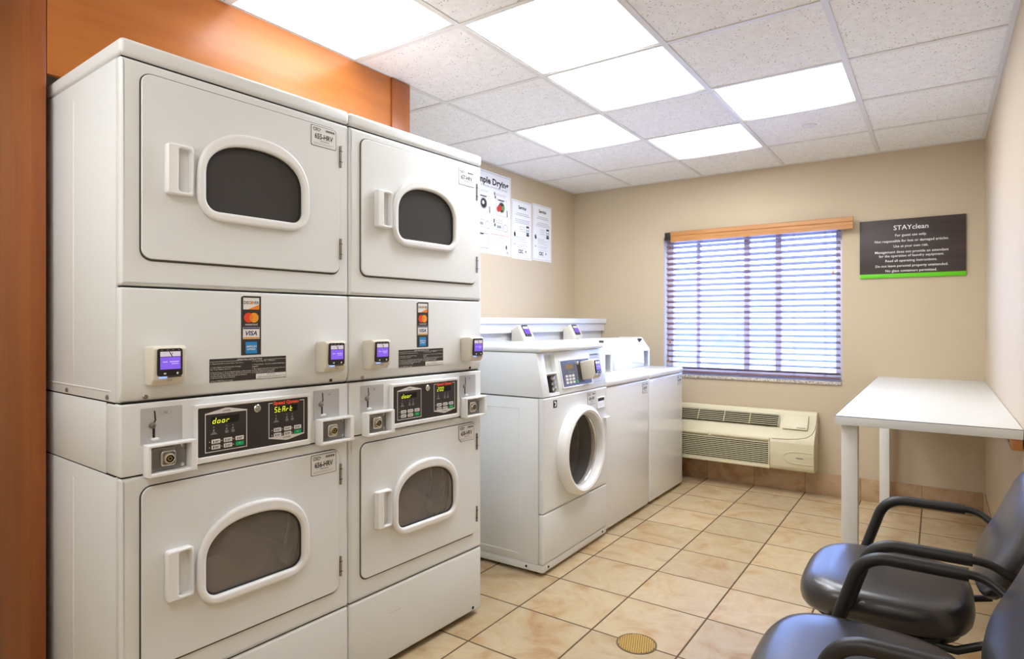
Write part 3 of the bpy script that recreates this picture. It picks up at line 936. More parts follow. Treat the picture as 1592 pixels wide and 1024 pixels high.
    L = [(0, '1. Open Dryer Door. Load clothes. Close Door.'), (1.7, '2. Select Fabric and Temperature Settings'), (2.6, '    for Your Fabric Choices'),
         (4.0, '3. Insert Coins or Card as Required (see additional time'), (4.8, '    to start for More Drying Time. All Coins inserted to'), (5.6, '    increase Drying Time until accumulated maximum'),
         (6.4, '    is shown in the Dryer Display'), (7.9, '4. Press START Button to begin')]
    for k, s in L:
        mb.text(s, x0 + 0.003, z1 - 0.0135 - k * 0.0062, yi, h=0.0036, w=len(s) * 0.00215, res=1, align='l')
    L = [(-0.3, '5. To Stop During Cycle - OPEN Door'), (1.3, '6. To Restart Dryer - Close Door and Push START Button'), (2.2, '    again'), (3.4, '7. When Display indicates NO Time Remaining in Clean Lint'),
         (4.2, '    and the Drying Cycle has ended'), (5.1, '8. CLOTHES ARE HOT, DO NOT REMOVE')]
    for k, s in L:
        mb.text(s, x0 + 0.126, z1 - 0.0135 - k * 0.0062, yi, h=0.0036, w=min(0.108, len(s) * 0.00215), res=1, align='l')
    mb.flat(x0 + 0.138, x1 - 0.001, z0 + 0.0075, z0 + 0.0225, yi)
    mb.use('ink').text('IMPORTANT', (x0 + 0.138 + x1) / 2, z0 + 0.0188, yi - 0.0003, h=0.0036, res=1)
    mb.text('CLEAN LINT FILTER BEFORE EACH USE', (x0 + 0.138 + x1) / 2, z0 + 0.0125, yi - 0.0003, h=0.0042, w=0.09, res=1)
    mb.build('instruction_label', mid)
    card_reader(mid, 0.054, 0.136, 1.088, 1.190, 0.060)
    card_reader(mid, 0.567, 0.647, 1.088, 1.190, 0.060)
    screw(mid, 0.061, 0.0068, 1.057, 'front', 0.0065); screw(mid, 0.632, 0.0068, 1.057, 'front', 0.0055, 'rubber')

    # --- control band fittings
    mb = MB('plastic')
    mb.plate([rr(0.1775, 0.5395, 0.8625, 1.0245, 0.005), rr(0.186, 0.529, 0.880, 1.0135, 0.003)], -0.0165, 0.0, 0.003, 2)
    fr = mb.build('control_frame', band)
    mb = MB('panelblack')
    mb.box(0.1855, 0.5295, -0.0142, -0.001, 0.8795, 1.0140)
    control_half(mb, 0.2045, 0.3265, 0.8895, 0.9985, True, 'door', False)
    control_half(mb, 0.3945, 0.5165, 0.9000, 1.0075, False, seg_low, True)
    panel = mb.build('control_panel', band)
    mb = MB('yellowled')
    sevenseg(mb, 'door', 0.2245, 0.9680, 0.0165, -0.0151); mb.build('upper_display', panel)
    mb = MB('yellowled')
    sevenseg(mb, seg_low, 0.412, 0.9770, 0.0165, -0.0151); mb.build('lower_display', panel)
    for (bx, bz) in ((0.2225, 0.9105), (0.4115, 0.9165)):
        for r in range(2):
            for c in range(3):
                if r == 0 and c == 2: key = 'green'
                else: key = 'button'
                xx = bx + 0.0345 * c; zz = bz + 0.0155 * (r - 0.5)
                mb = MB(key); mb.plate([rr(xx, xx + 0.0245, zz - 0.0058, zz + 0.0058, 0.0016, 3)], -0.0162, -0.0138, 0.0006, 1)
                mb.use('greyink' if key == 'green' else 'ink')
                if key == 'green':
                    mb.use('whiteink').flat(xx + 0.009, xx + 0.014, zz + 0.001, zz + 0.0022, -0.01635)
                else:
                    mb.flat(xx + 0.004, xx + 0.0065, zz - 0.0035, zz + 0.0035, -0.01635)
                    mb.flat(xx + 0.009, xx + 0.0205, zz + 0.0008, zz + 0.0024, -0.01635); mb.flat(xx + 0.009, xx + 0.018, zz - 0.0024, zz - 0.0008, -0.01635)
                mb.use('whiteink').flat(xx - 0.0068, xx - 0.0045, zz - 0.0012, zz + 0.0012, -0.0146)
                mb.build('button', panel)
    mt = Matrix.Translation((0.3575, -0.0142, 0.9965)) @ Matrix.Rotation(PI / 2, 4, 'X')
    mb = MB('chrome').lathe([(0.0115, 0.0), (0.0115, 0.004), (0.0095, 0.006), (0.006, 0.006), (0.0055, 0.0085), (0.0, 0.0085)], 26, mt)
    mb.use('ink').box(0.3570, 0.3580, -0.0228, -0.0226, 0.9935, 0.9995)
    mb.build('key_lock', band)
    for (px0, px1, bx0, bx1) in ((0.047, 0.1505, 0.052, 0.1755), (0.560, 0.660, 0.5655, 0.6965)):
        mb = MB('silver')
        mb.plate([rr(px0, px1, 0.9335, 1.0285, 0.004)], -0.0015, 0.0, 0.0005, 1)
        xs = px0 + 0.033
        mb.use('void')
        mb.poly([(xs + 0.002, 1.020), (xs - 0.0015, 1.020), (xs + 0.0005, 0.9955), (xs + 0.0045, 0.9955)], -0.0019)
        mb.poly([(xs + 0.0045, 0.9955), (xs + 0.0005, 0.9955), (xs - 0.004, 0.986), (xs - 0.001, 0.984)], -0.0019)
        mb.flat(xs - 0.0045, xs + 0.0015, 0.9505, 0.9765, -0.0019)
        mb.use('steel').lathe([(0.0085, 0.0), (0.008, 0.004), (0.004, 0.0055), (0, 0.0055)], 18, Matrix.Translation((xs - 0.005, -0.0015, 0.9825)) @ Matrix.Rotation(PI / 2, 4, 'X'))
        mb.use('plastic').box(xs - 0.009, xs + 0.008, -0.012, -0.0015, 0.9445, 0.9505, 0.0015)
        lab = rr(xs + 0.012, xs + 0.042, 1.0085, 1.0185, 0.005, 4); lab2 = rr(xs + 0.0126, xs + 0.0414, 1.0091, 1.0179, 0.0044, 4)
        mb.use('greyink').poly(lab, -0.0018); mb.use('silver').poly(lab2, -0.0020); mb.use('ink').text('25¢', xs + 0.027, 1.0135, -0.0022, h=0.0055)
        mb.build('coin_slot', band)
        mb = MB('plastic')
        bz0, bz1 = 0.8535, 0.9365
        mb.plate([rr(bx0, bx1, bz0, bz1, 0.003), rr(bx0 + 0.008, bx1 - 0.016, bz0 + 0.009, bz1 - 0.007, 0.002)], -0.034, -0.0003, 0.002, 2)
        box = mb.build('coin_box', band)
        ix0, ix1 = bx0 + 0.009, bx1 - 0.017
        mb = MB('steel')
        mb.box(ix0, ix1, -0.004, -0.0006, bz0 + 0.010, bz1 - 0.008)
        mb.plate([rr(ix0 + 0.006, ix0 + 0.068, bz0 + 0.014, bz1 - 0.012, 0.012)], -0.012, -0.004, 0.003, 2)
        mb.use('chrome').plate([rr(ix0 + 0.026, ix0 + 0.064, bz0 + 0.022, bz1 - 0.020, 0.009)], -0.025, -0.012, 0.004, 3)
        for zz in (bz0 + 0.016, bz1 - 0.016):
            if ix1 - ix0 > 0.075:
                mb.lathe([(0.005, 0.0), (0.005, 0.002), (0, 0.003)], 14, Matrix.Translation((ix1 - 0.010, -0.004, zz)) @ Matrix.Rotation(PI / 2, 4, 'X'))
        mb.build('lock_plate', box)
        mt = Matrix.Translation((ix0 + 0.046, -0.025, (bz0 + bz1) / 2)) @ Matrix.Rotation(PI / 2, 4, 'X')
        mb = MB('chrome').lathe([(0.0135, 0.0), (0.013, 0.004), (0.0098, 0.005)], 26, mt)
        mb.use('void').lathe([(0.0098, 0.005), (0.009, 0.002), (0.006, 0.002)], 26, mt)
        mb.use('brass').lathe([(0.006, 0.002), (0.006, 0.0045), (0.003, 0.0045)], 20, mt).use('void').lathe([(0.003, 0.0045), (0.003, 0.002), (0, 0.002)], 16, mt)
        mb.build('lock', box)
    return root

stacked_dryer(0, 0.0, False, ('655-HRV', '656-HRV'), 'white stacked dryer beside the wood panel, labelled 655-HRV on top and 656-HRV below', 'StArt')
stacked_dryer(0, DW + 0.003, True, ('657-HRV', '658-HRV'), 'white stacked dryer next to the front-load washer, labelled 657-HRV on top and 658-HRV below', '200')

# ------------------------------------------------------------------ front-load washer
def front_loader():
    w, dep = 0.725, 0.76
    root = thing('front_load_washer', 'white front-loading washer with round glass door, beside the stacked dryers', 'washing machine', (1.145, -2.386, 0), PI / 2 + 0.015)
    cx, cz = 0.368, 0.568
    circ = lambda r, n=56: [(cx + r * math.cos(2 * PI * k / n), cz + r * math.sin(2 * PI * k / n)) for k in range(n)]
    mb = MB('white')
    mb.box(0.001, 0.018, 0.03, dep, 0.055, 0.872, 0.002).box(w - 0.018, w - 0.001, 0.03, dep, 0.055, 0.872, 0.002)
    mb.box(0.018, w - 0.018, dep - 0.02, dep, 0.055, 0.872).box(0.018, w - 0.018, 0.03, dep - 0.02, 0.855, 0.872)
    mb.plate([rr(0.0005, w - 0.0005, 0.306, 0.8745, 0.006), circ(0.202)], 0.0, 0.030, 0.009, 3)
    # pressed frame on the exposed side
    for (ya, yb_, za, zb_) in ((0.14, 0.144, 0.09, 0.82), (0.60, 0.604, 0.09, 0.82), (0.14, 0.604, 0.816, 0.82), (0.14, 0.604, 0.09, 0.094)):
        mb.box(-0.0006, 0.003, ya, yb_, za, zb_, 0.0012)
    cab = mb.build('cabinet', root)
    MB('white').box(0.0005, w - 0.0005, 0.0, 0.030, 0.058, 0.3025, 0.008, 3).build('toe_panel', root)
    mb = MB('white').box(0.002, w - 0.002, 0.004, dep - 0.004, 0.018, 0.055, 0.003)
    base_ = mb.build('base_skirt', root)
    for xx in (0.055, w - 0.055): screw(base_, xx, 0.004, 0.036, 'front', 0.006, 'rubber')
    for yy in (0.10, 0.66): screw(base_, 0.002, yy, 0.036, 'left', 0.006, 'rubber')
    mb = MB('rubber')
    for xx in (0.05, w - 0.05):
        for yy in (0.06, dep - 0.06):
            mb.lathe([(0, 0), (0.02, 0), (0.02, 0.018), (0, 0.018)], 16, Matrix.Translation((xx, yy, 0.0002)))
    mb.build('levelling_feet', root)
    # door
    mt = Matrix.Translation((cx, 0, cz)) @ Matrix.Rotation(PI / 2, 4, 'X')
    mb = MB('plastic')
    mb.lathe([(0.236, 0.0), (0.238, 0.025), (0.234, 0.043), (0.222, 0.054), (0.212, 0.057), (0.200, 0.052), (0.196, 0.042), (0.193, 0.006), (0.191, -0.01)], 72, mt)
    door = mb.build('door', root)
    mb = MB('chrome').lathe([(0.193, 0.010), (0.190, 0.016), (0.183, 0.016), (0.180, 0.010)], 72, mt); mb.build('inner_ring', door)
    mb = MB('doorglass').lathe([(0.1825, 0.012), (0.178, -0.02), (0.160, -0.070), (0.12, -0.095), (0.0, -0.105)], 64, mt); mb.build('door_glass', door)
    mb = MB('plastic'); mb.box(0.672, 0.735, -0.020, -0.0005, 0.690, 0.700, 0.003); mb.build('door_latch', root)
    # drum
    md = Matrix.Translation((cx, 0, cz)) @ Matrix.Rotation(-PI / 2, 4, 'X')
    mb = MB('rubber').lathe([(0.194, 0.02), (0.205, 0.06), (0.20, 0.10)], 56, md)
    mb.use('drumsteel').lathe([(0.20, 0.10), (0.255, 0.115), (0.26, 0.50)], 56, md)
    mb.use('drumdark').lathe([(0.26, 0.50), (0.0, 0.51)], 56, md)
    dr = mb.build('drum', root)
    for k in range(3):
        mb = MB('drumsteel'); mb.T = Matrix.Translation((cx, 0, cz)) @ Matrix.Rotation(math.radians(20 + 120 * k), 4, 'Y')
        mb.prism([(-0.04, -0.250), (-0.015, -0.18), (0.015, -0.18), (0.04, -0.250)], 'y', 0.13, 0.49, 0.008, 2); mb.build('baffle', dr)
    # detergent pocket: raised rim with dark recess
    mb = MB('plastic')
    mb.plate([rr(0.588, 0.690, 0.756, 0.822, 0.008), rr(0.597, 0.681, 0.764, 0.815, 0.008)], -0.006, -0.0002, 0.002, 2)
    mb.prism([(-0.004, 0.764), (-0.0004, 0.764), (-0.0004, 0.797), (-0.0035, 0.790)], 'x', 0.597, 0.681)
    mb.use('rubber').flat(0.597, 0.681, 0.797, 0.815, -0.0006)
    mb.build('detergent_handle', root)
    asset_label(root, 0.474, 0.575, 0.789, 0.858, '654-HRV', -0.0002)
    mb = MB('ink').flat(0.096, 0.134, 0.818, 0.856, -0.0006)
    mb.use('whiteink').poly([(0.101, 0.848), (0.120, 0.838), (0.108, 0.824), (0.125, 0.824), (0.128, 0.842), (0.116, 0.852)], -0.0009)
    mb.build('warning_sticker', root)
    # console, leaning back
    mb = MB('white')
    top_y, z0, z1 = 0.040, 0.8775, 1.0965
    n_side = [(0.0, z0), (top_y, z1), (dep, z1), (dep, z0)]
    pocket_z0, pocket_z1 = 0.892, 1.082
    ya = lambda z: top_y * (z - z0) / (z1 - z0)
    # body pieces leave a coin pocket at x .070-.165
    mb.prism(n_side, 'x', 0.0005, 0.068, 0.004, 2)
    mb.prism(n_side, 'x', 0.168, w - 0.0005, 0.004, 2)
    mb.prism([(ya(z0) + 0.002, z0), (ya(pocket_z0) + 0.002, pocket_z0), (dep, pocket_z0), (dep, z0)], 'x', 0.066, 0.170)
    mb.prism([(ya(pocket_z1) + 0.002, pocket_z1), (top_y + 0.002, z1), (dep, z1), (dep, pocket_z1)], 'x', 0.066, 0.170)
    mb.prism([(ya(pocket_z0) + 0.030, pocket_z0), (ya(pocket_z1) + 0.030, pocket_z1), (dep, pocket_z1), (dep, pocket_z0)], 'x', 0.066, 0.170)
    con = mb.build('console', root)
    th = math.atan2(top_y, z1 - z0)
    T = Matrix.Translation((0, 0, z0)) @ Matrix.Rotation(-th, 4, 'X')       # tilted panel frame: z up along the face
    mb = MB('plastic'); mb.box(0.0685, 0.1675, 0.021, 0.050, 0.985, 0.992, 0.001); mb.build('coin_shelf', con)
    mb = MB('black')
    mb.prism([(0.018, 0.894), (0.030, 0.975), (0.047, 0.975), (0.033, 0.894)], 'x', 0.105, 0.160, 0.003)
    for zz in (0.960, 0.935, 0.910):
        mb.use('chrome').lathe([(0.014, 0.0), (0.013, 0.012), (0.008, 0.014), (0, 0.014)], 20, Matrix.Translation((0.132, 0.018 + (zz - 0.894) * 0.148, zz)) @ Matrix.Rotation(PI / 2, 4, 'X'))
    mb.build('coin_mechanism', con)
    mb = MB('plastic'); mb.T = T
    mb.plate([rr(0.203, 0.545, 0.026, 0.178, 0.006), rr(0.211, 0.537, 0.034, 0.170, 0.004)], -0.006, 0.0, 0.002, 2)
    mb.build('control_frame', con)
    mb = MB('panelblue'); mb.T = T
    mb.box(0.2105, 0.5375, -0.0035, -0.0003, 0.0335, 0.1705)
    yl = -0.004
    mb.use('whiteink').flat(0.378, 0.3795, 0.045, 0.168, yl)
    mb.use('panelblack').flat(0.385, 0.45, 0.045, 0.165, yl)
    mb.use('amberled').flat(0.262, 0.345, 0.125, 0.150, yl)
    mb.use('greyink')
    for k in range(4): mb.flat(0.290 + 0.02 * k, 0.296 + 0.02 * k, 0.100, 0.112, yl)
    pan = mb.build('control_panel', con)
    for r in range(3):
        for c in range(3):
            mb = MB('button'); mb.T = T; x_ = 0.245 + 0.036 * c; z_ = 0.048 + 0.017 * r
            mb.plate([rr(x_, x_ + 0.025, z_, z_ + 0.0125, 0.002, 3)], -0.006, -0.0035, 0.0006, 1); mb.build('button', pan)
    mb = MB('green'); mb.T = T; mb.plate([rr(0.352, 0.374, 0.046, 0.062, 0.002, 3)], -0.006, -0.0035, 0.0006, 1); mb.build('start_button', pan)
    mb = MB('chrome'); mb.T = T; mb.lathe([(0.011, 0.0), (0.010, 0.005), (0, 0.006)], 20, Matrix.Translation((0.393, -0.004, 0.152)) @ Matrix.Rotation(PI / 2, 4, 'X')); mb.build('key_lock', con)
    card_reader(con, 0.427, 0.507, 0.056, 0.160, 0.085, -0.0030, T)
    mb = MB('greylabel'); mb.T = T
    mb.plate([rr(0.560, 0.690, 0.016, 0.196, 0.003)], -0.0006, 0.0)
    mb.use('greyink')
    for k in range(13):
        if k in (3, 7): continue
        mb.flat(0.570, 0.680 - 0.02 * (k % 3), 0.184 - k * 0.0125, 0.1855 - k * 0.0125 + 0.001, -0.0009)
    mb.use('ink'); mb.flat(0.570, 0.665, 0.188, 0.192, -0.0009)
    mb.build('instruction_label', con)
    # top lid
    mb = MB('gloss').box(-0.002, w + 0.002, 0.020, dep + 0.004, 1.0985, 1.1285, 0.012, 4); mb.build('top_cover', root)
front_loader()

# ------------------------------------------------------------------ top-load washers
def top_loader(x, y, label, code):
    w, dep = 0.652, 0.76
    root = thing('top_load_washer', label, 'washing machine', (x, y, 0), PI / 2, 'top-loading washers')
    mb = MB('gloss').box(0.0005, w - 0.0005, 0.0, dep, 0.022, 0.8630, 0.010, 3)
    cab = mb.build('cabinet', root)
    asset_label(cab, w - 0.108, w - 0.018, 0.775, 0.848, code, -0.0002)
    mb = MB('gloss').box(-0.002, w + 0.0015, -0.006, dep, 0.8655, 0.9050, 0.013, 4); top = mb.build('top_deck', root)
    mb = MB('gloss').box(0.06, w - 0.06, 0.035, 0.246, 0.9052, 0.9095, 0.002, 2); mb.build('lid', root)
    # console: sloped face, open coin pocket at its right end
    z0, z1 = 0.9055, 1.131
    prof = [(0.262, z0), (0.264, 1.040), (0.330, z1), (0.52, z1), (0.54, z0)]
    mb = MB('gloss')
    mb.prism(prof, 'x', 0.006, w - 0.115, 0.006, 3)
    mb.prism(prof, 'x', w - 0.022, w - 0.002, 0.005, 3)
    mb.prism([(0.36, z0), (0.36, z1 - 0.003), (0.52, z1 - 0.003), (0.535, z0)], 'x', w - 0.118, w - 0.02)
    mb.prism([(0.264, 1.026), (0.264, 1.040), (0.36, 1.040), (0.36, 1.026)], 'x', w - 0.117, w - 0.020)
    con = mb.build('console', root)
    mb = MB('silver').box(w - 0.105, w - 0.035, 0.345, 0.3595, 0.925, 1.015, 0.004)
    mb.use('shadegrey').prism([(0.326, 1.120), (0.358, 1.120), (0.358, 1.072), (0.3215, 1.112)], 'x', w - 0.0245, w - 0.0215)  # dark triangle paints the shadow at the top of the pocket
    mb.use('silver').prism([(0.272, 0.916), (0.358, 0.916), (0.358, 1.020), (0.272, 1.020)], 'x', w - 0.0242, w - 0.0215)  # grey lining painted for the shaded inner face of the pocket
    mb.build('coin_box', con)
    mb = MB('rubber')
    for xx in (0.05, w - 0.05):
        for yy in (0.06, dep - 0.06):
            mb.lathe([(0, 0), (0.02, 0), (0.02, 0.022), (0, 0.022)], 16, Matrix.Translation((xx, yy, 0.0002)))
    mb.build('levelling_feet', root)
top_loader(1.121, -1.650, 'white top-loading washer directly beside the front-loading washer, partly hidden by its console', '653-HRV')
top_loader(1.117, -0.966, 'white top-loading washer at the far end, nearest the window and air conditioner', '652-HRV')

# card readers standing on the ledge side behind the top loaders
def wall_reader(yc, label):
    t = thing('card_reader', label, 'card reader', (0.307, yc, 1.02), PI / 2, 'card readers behind the washers')
    mb = MB('ivory')
    mb.prism([(0.0, 0.0), (0.0, 0.176), (-0.040, 0.196), (-0.055, 0.212), (-0.105, 0.12), (-0.105, 0.10), (-0.095, 0.0)], 'x', -0.070, 0.070, 0.007, 3)
    mb.build('housing', t)
    # sloping screen between (-0.055,.212) and (-0.105,.12)
    ang = math.atan2(0.05, 0.092)
    T = Matrix.Translation((0, -0.105, 0.12)) @ Matrix.Rotation(-ang, 4, 'X')
    mb = MB('black'); mb.T = T
    mb.plate([rr(-0.038, 0.040, 0.012, 0.100, 0.007)], -0.0032, 0.002, 0.001); s = mb.build('screen', t)
    mb = MB('purple'); mb.T = T
    mb.flat(-0.030, 0.032, 0.030, 0.068, -0.0036); mb.use('screenwhite').flat(-0.030, 0.032, 0.071, 0.088, -0.0036)
    mb.use('whiteink').flat(-0.018, -0.012, 0.019, 0.023, -0.0036); mb.flat(0.016, 0.020, 0.018, 0.023, -0.0036)
    mb.build('display', s)
wall_reader(-1.385, 'ivory card reader with purple screen behind the washers, the one nearer the stacked dryers')
wall_reader(-0.675, 'ivory card reader with purple screen behind the washers, the one nearer the window')

# ------------------------------------------------------------------ posters and sign
def poster_T(y0, z0):      # drawing x -> world y, facing +x, at the left wall
    return None
def left_poster(name, label, ya, yb_, za, zb_, draw):
    t = thing(name, label, 'notice', (0.0003, ya, za), PI / 2, 'laundry notices on the left wall')
    w, h = yb_ - ya, zb_ - za
    mb = MB('paper'); mb.plate([rr(0, w, 0, h, 0.003, 2)], -0.0015, 0.0)
    draw(mb, w, h)
    mb.build('sheet', t)
def border(mb, w, h, g, tk, key='ink', y=-0.0018):
    mb.use(key)
    mb.flat(g, w - g, g, g + tk, y); mb.flat(g, w - g, h - g - tk, h - g, y); mb.flat(g, g + tk, g, h - g, y); mb.flat(w - g - tk, w - g, g, h - g, y)
def lines(mb, x0, x1, z, n, dz, key='greyink', y=-0.0019, th=0.0028, vary=True, centre=False):
    mb.use(key)
    r = random.Random(int(z * 1000) + n)
    for k in range(n):
        ww = (x1 - x0) * (1 - (0.35 * r.random() if vary else 0))
        a = (x0 + x1) / 2 - ww / 2 if centre else x0
        xx = a
        while xx < a + ww - 0.004:
            l = min(0.006 + 0.018 * r.random(), a + ww - xx)
            mb.flat(xx, xx + l, z - k * dz - th / 2, z - k * dz + th / 2, y); xx += l + 0.004
def disc(mb, cx, cz, r, y, n=24):
    mb.poly([(cx + r * math.cos(2 * PI * k / n), cz + r * math.sin(2 * PI * k / n)) for k in range(n)], y)
def ringd(mb, cx, cz, r, tk, key, y):
    mb.use(key); disc(mb, cx, cz, r, y); mb.use('paper'); disc(mb, cx, cz, r - tk, y - 0.0001)
def framed(mb, x0, x1, z0, z1, key, y, tk=0.002):
    mb.use(key); mb.flat(x0, x1, z0, z1, y); mb.use('paper'); mb.flat(x0 + tk, x1 - tk, z0 + tk, z1 - tk, y - 0.0001)
def draw_drying(mb, w, h):
    y = -0.0019
    border(mb, w, h, 0.010, 0.0018)
    mb.use('ink').text('Simple Drying', w / 2, h - 0.068, y, h=0.046, w=w * 0.86, bold=0.035)
    # slab serif feet under the heading letters are part of the lettering
    mb.use('greyink').text('USING COINLESS CONVERTIBLE DRYERS', w / 2, h - 0.112, y, h=0.012, w=w * 0.80, bold=0.01)
    q = [(0.05, 'l'), (w * 0.55, 'r')]
    for i, (xx, _) in enumerate(q):
        lines(mb, xx + 0.02, xx + w * 0.36, h - 0.150, 2, 0.010)
        mb.use('ink').flat(xx + 0.004, xx + 0.016, h - 0.165, h - 0.142, y)
        mb.use('ink').flat(xx + 0.012, xx + 0.026, h - 0.188, h - 0.168, y)
        framed(mb, xx + 0.03, xx + w * 0.34, h - 0.310, h - 0.185, 'greyink', y, 0.0025)
        mb.use('ink').flat(xx + 0.05, xx + w * 0.27, h - 0.198, h - 0.190, y - 0.0003)
        mb.use('greyink'); disc(mb, xx + 0.10, h - 0.245, 0.042, y - 0.0003)
        mb.use('ink'); disc(mb, xx + 0.10, h - 0.245, 0.034, y - 0.0004)
        if i:
            mb.use('green'); disc(mb, xx + 0.118, h - 0.248, 0.018, y - 0.0006)
            mb.use('red'); disc(mb, xx + 0.058, h - 0.262, 0.022, y - 0.0006); disc(mb, xx + 0.085, h - 0.250, 0.022, y - 0.0006); disc(mb, xx + 0.066, h - 0.240, 0.012, y - 0.0006)
        else:
            mb.use('paper'); disc(mb, xx + 0.095, h - 0.240, 0.014, y - 0.0006)
        mb.use('ink').poly([(xx + w * 0.33, h - 0.26), (xx + w * 0.35, h - 0.26), (xx + w * 0.36, h - 0.315), (xx + w * 0.34, h - 0.305)], y - 0.0005)
        # second row: filter drawings
        lines(mb, xx + 0.02, xx + w * 0.34, h - 0.342, 2, 0.010)
        mb.use('ink').flat(xx - 0.002, xx + 0.012, h - 0.372, h - 0.342, y); mb.flat(xx + 0.006, xx + 0.022, h - 0.398, h - 0.376, y)
        framed(mb, xx + 0.025, xx + w * 0.22, h - 0.420, h - 0.365, 'panelblue', y, 0.003)
        mb.use('greyink').flat(xx + 0.04, xx + w * 0.19, h - 0.406, h - 0.385, y - 0.0003)
        ringd(mb, xx + w * 0.30, h - 0.398, 0.030, 0.004, 'panelblue', y)
    lines(mb, 0.05, w * 0.55, h - 0.445, 1, 0.01)
    framed(mb, 0.06, w * 0.42, 0.035, 0.145, 'panelblue', y, 0.004)
    mb.use('ink').flat(0.07, w * 0.30, 0.132, 0.142, y - 0.0003)
    lines(mb, w * 0.48, w - 0.03, 0.150, 1, 0.01, 'red', vary=False, th=0.004)
    lines(mb, w * 0.48, w - 0.04, 0.136, 9, 0.0115)
    mb.use('ink').poly([(w - 0.072, 0.075), (w - 0.056, 0.085), (w - 0.050, 0.062), (w - 0.058, 0.045), (w - 0.070, 0.055)], y)
    mb.text('CSC', w - 0.050, 0.026, y, h=0.014, bold=0.03)
def draw_service(title):
    def f(mb, w, h):
        y = -0.0019
        border(mb, w, h, 0.009, 0.0018, 'panelblue')
        mb.use('ink').text(title, w / 2 + 0.005, h - 0.052, y, h=0.026, bold=0.035)
        lines(mb, w * 0.16, w * 0.92, h - 0.100, 2, 0.014, 'greyink', centre=True, th=0.0045)
        lines(mb, w * 0.16, w * 0.92, h - 0.150, 3, 0.013, 'greyink', centre=True, th=0.0042)
        lines(mb, w * 0.38, w * 0.70, h - 0.205, 3, 0.018, th=0.004)
        mb.use('greyink').flat(w * 0.72, w * 0.86, h - 0.272, h - 0.190, y)
        mb.use('paper').flat(w * 0.735, w * 0.845, h - 0.258, h - 0.206, y - 0.0002)
        mb.use('panelblue').flat(w * 0.735, w * 0.845, h - 0.258, h - 0.240, y - 0.0003)
        mb.use('ink').flat(w * 0.72, w * 0.86, h - 0.205, h - 0.190, y - 0.0003); mb.flat(w * 0.72, w * 0.86, h - 0.272, h - 0.258, y - 0.0003); mb.flat(w * 0.735, w * 0.845, h - 0.228, h - 0.223, y - 0.0003)
        mb.poly([(w * 0.10, h - 0.262), (w * 0.16, h - 0.248), (w * 0.20, h - 0.275), (w * 0.17, h - 0.292), (w * 0.11, h - 0.285)], y)
        lines(mb, w * 0.26, w * 0.80, h - 0.285, 4, 0.013)
        mb.use('greyink').flat(w * 0.12, w * 0.19, h - 0.352, h - 0.344, y)
        lines(mb, w * 0.26, w * 0.80, h - 0.345, 2, 0.013); lines(mb, w * 0.32, w * 0.78, h - 0.376, 1, 0.01)
        mb.use('ink').text('CSC', w * 0.44, 0.062, y, h=0.026, bold=0.045)
        mb.poly([(w * 0.69, 0.075), (w * 0.72, 0.070), (w * 0.70, 0.048), (w * 0.665, 0.066)], y)
        mb.use('greyink').text('serviceworks', w * 0.46, 0.036, y, h=0.006, w=w * 0.36)
    return f
left_poster('notice_sign', 'tall white notice headed Simple Drying, half hidden behind the stacked dryer', -1.52, -1.021, 1.757, 2.365, draw_drying)
left_poster('notice_sign', 'narrow white notice headed Service with CSC logo, middle one on the left wall', -1.010, -0.724, 1.750, 2.213, draw_service('Service'))
left_poster('notice_sign', 'narrow white notice headed Servicio with CSC logo, nearest the room corner', -0.708, -0.412, 1.760, 2.226, draw_service('Servicio'))

t = thing('wall_sign', 'dark brown STAYclean rules sign with lime green bottom band, right of the window', 'sign', (2.280, -0.001, 1.5525), 0)
sw, sh = 0.600, 0.398
mb = MB('sign').box(0, sw, -0.012, 0.0, 0.0285, sh, 0.001)
MB('lime').box(0, sw, -0.012, 0.0, 0.0, 0.0283, 0.001).build('green_band', t)
mb.use('whiteink')
yy = -0.0126
mb.text('STAYclean', 0.300, 0.340, yy, h=0.031, w=0.197, bold=0.006, res=3)
for k, (s, z, ww) in enumerate((('For guest use only.', 0.2880, 0.178), ('Not responsible for lost or damaged articles.', 0.2500, 0.418), ('Use at your own risk.', 0.2140, 0.197),
              ('Management does not provide an attendant', 0.1760, 0.416), ('for the operation of laundry equipment.', 0.1490, 0.368), ('Read all operating instructions.', 0.1160, 0.292),
              ('Do not leave personal property unattended.', 0.0810, 0.410), ('No glass containers permitted.', 0.0475, 0.290))):
    mb.text(s, 0.300, z, yy, h=0.0165, w=ww, bold=0.008, res=2)
mb.build('sign_board', t)

def arc_pts(p): return p
# ------------------------------------------------------------------ air conditioner
AX0, AX1 = 0.952, 2.018
t = thing('air_conditioner', 'beige through-wall air conditioner under the window', 'air conditioner', (AX0, -0.0115, 0), 0)
L_ = AX1 - AX0
mb = MB('acbeige')
prof = [(0.0, 0.180), (-0.150, 0.180), (-0.178, 0.190), (-0.188, 0.215), (-0.192, 0.300), (-0.188, 0.385), (-0.175, 0.415), (-0.150, 0.440), (-0.100, 0.480), (-0.065, 0.520), (-0.045, 0.565), (-0.035, 0.590), (-0.022, 0.597), (0.0, 0.597)]
mb.prism(prof, 'x', 0.0, L_, 0.006, 2)
body = mb.build('body', t, sharp=50)
GX = 0.785
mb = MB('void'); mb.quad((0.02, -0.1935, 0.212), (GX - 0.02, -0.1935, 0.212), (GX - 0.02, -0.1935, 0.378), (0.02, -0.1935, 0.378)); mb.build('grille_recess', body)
mb = MB('acbeige')
for k in range(12):
    z = 0.216 + k * 0.0142
    mb.prism([(-0.1936, z - 0.0038), (-0.201, z - 0.0012), (-0.201, z + 0.0022), (-0.1936, z + 0.0036)], 'x', 0.02, GX - 0.02)
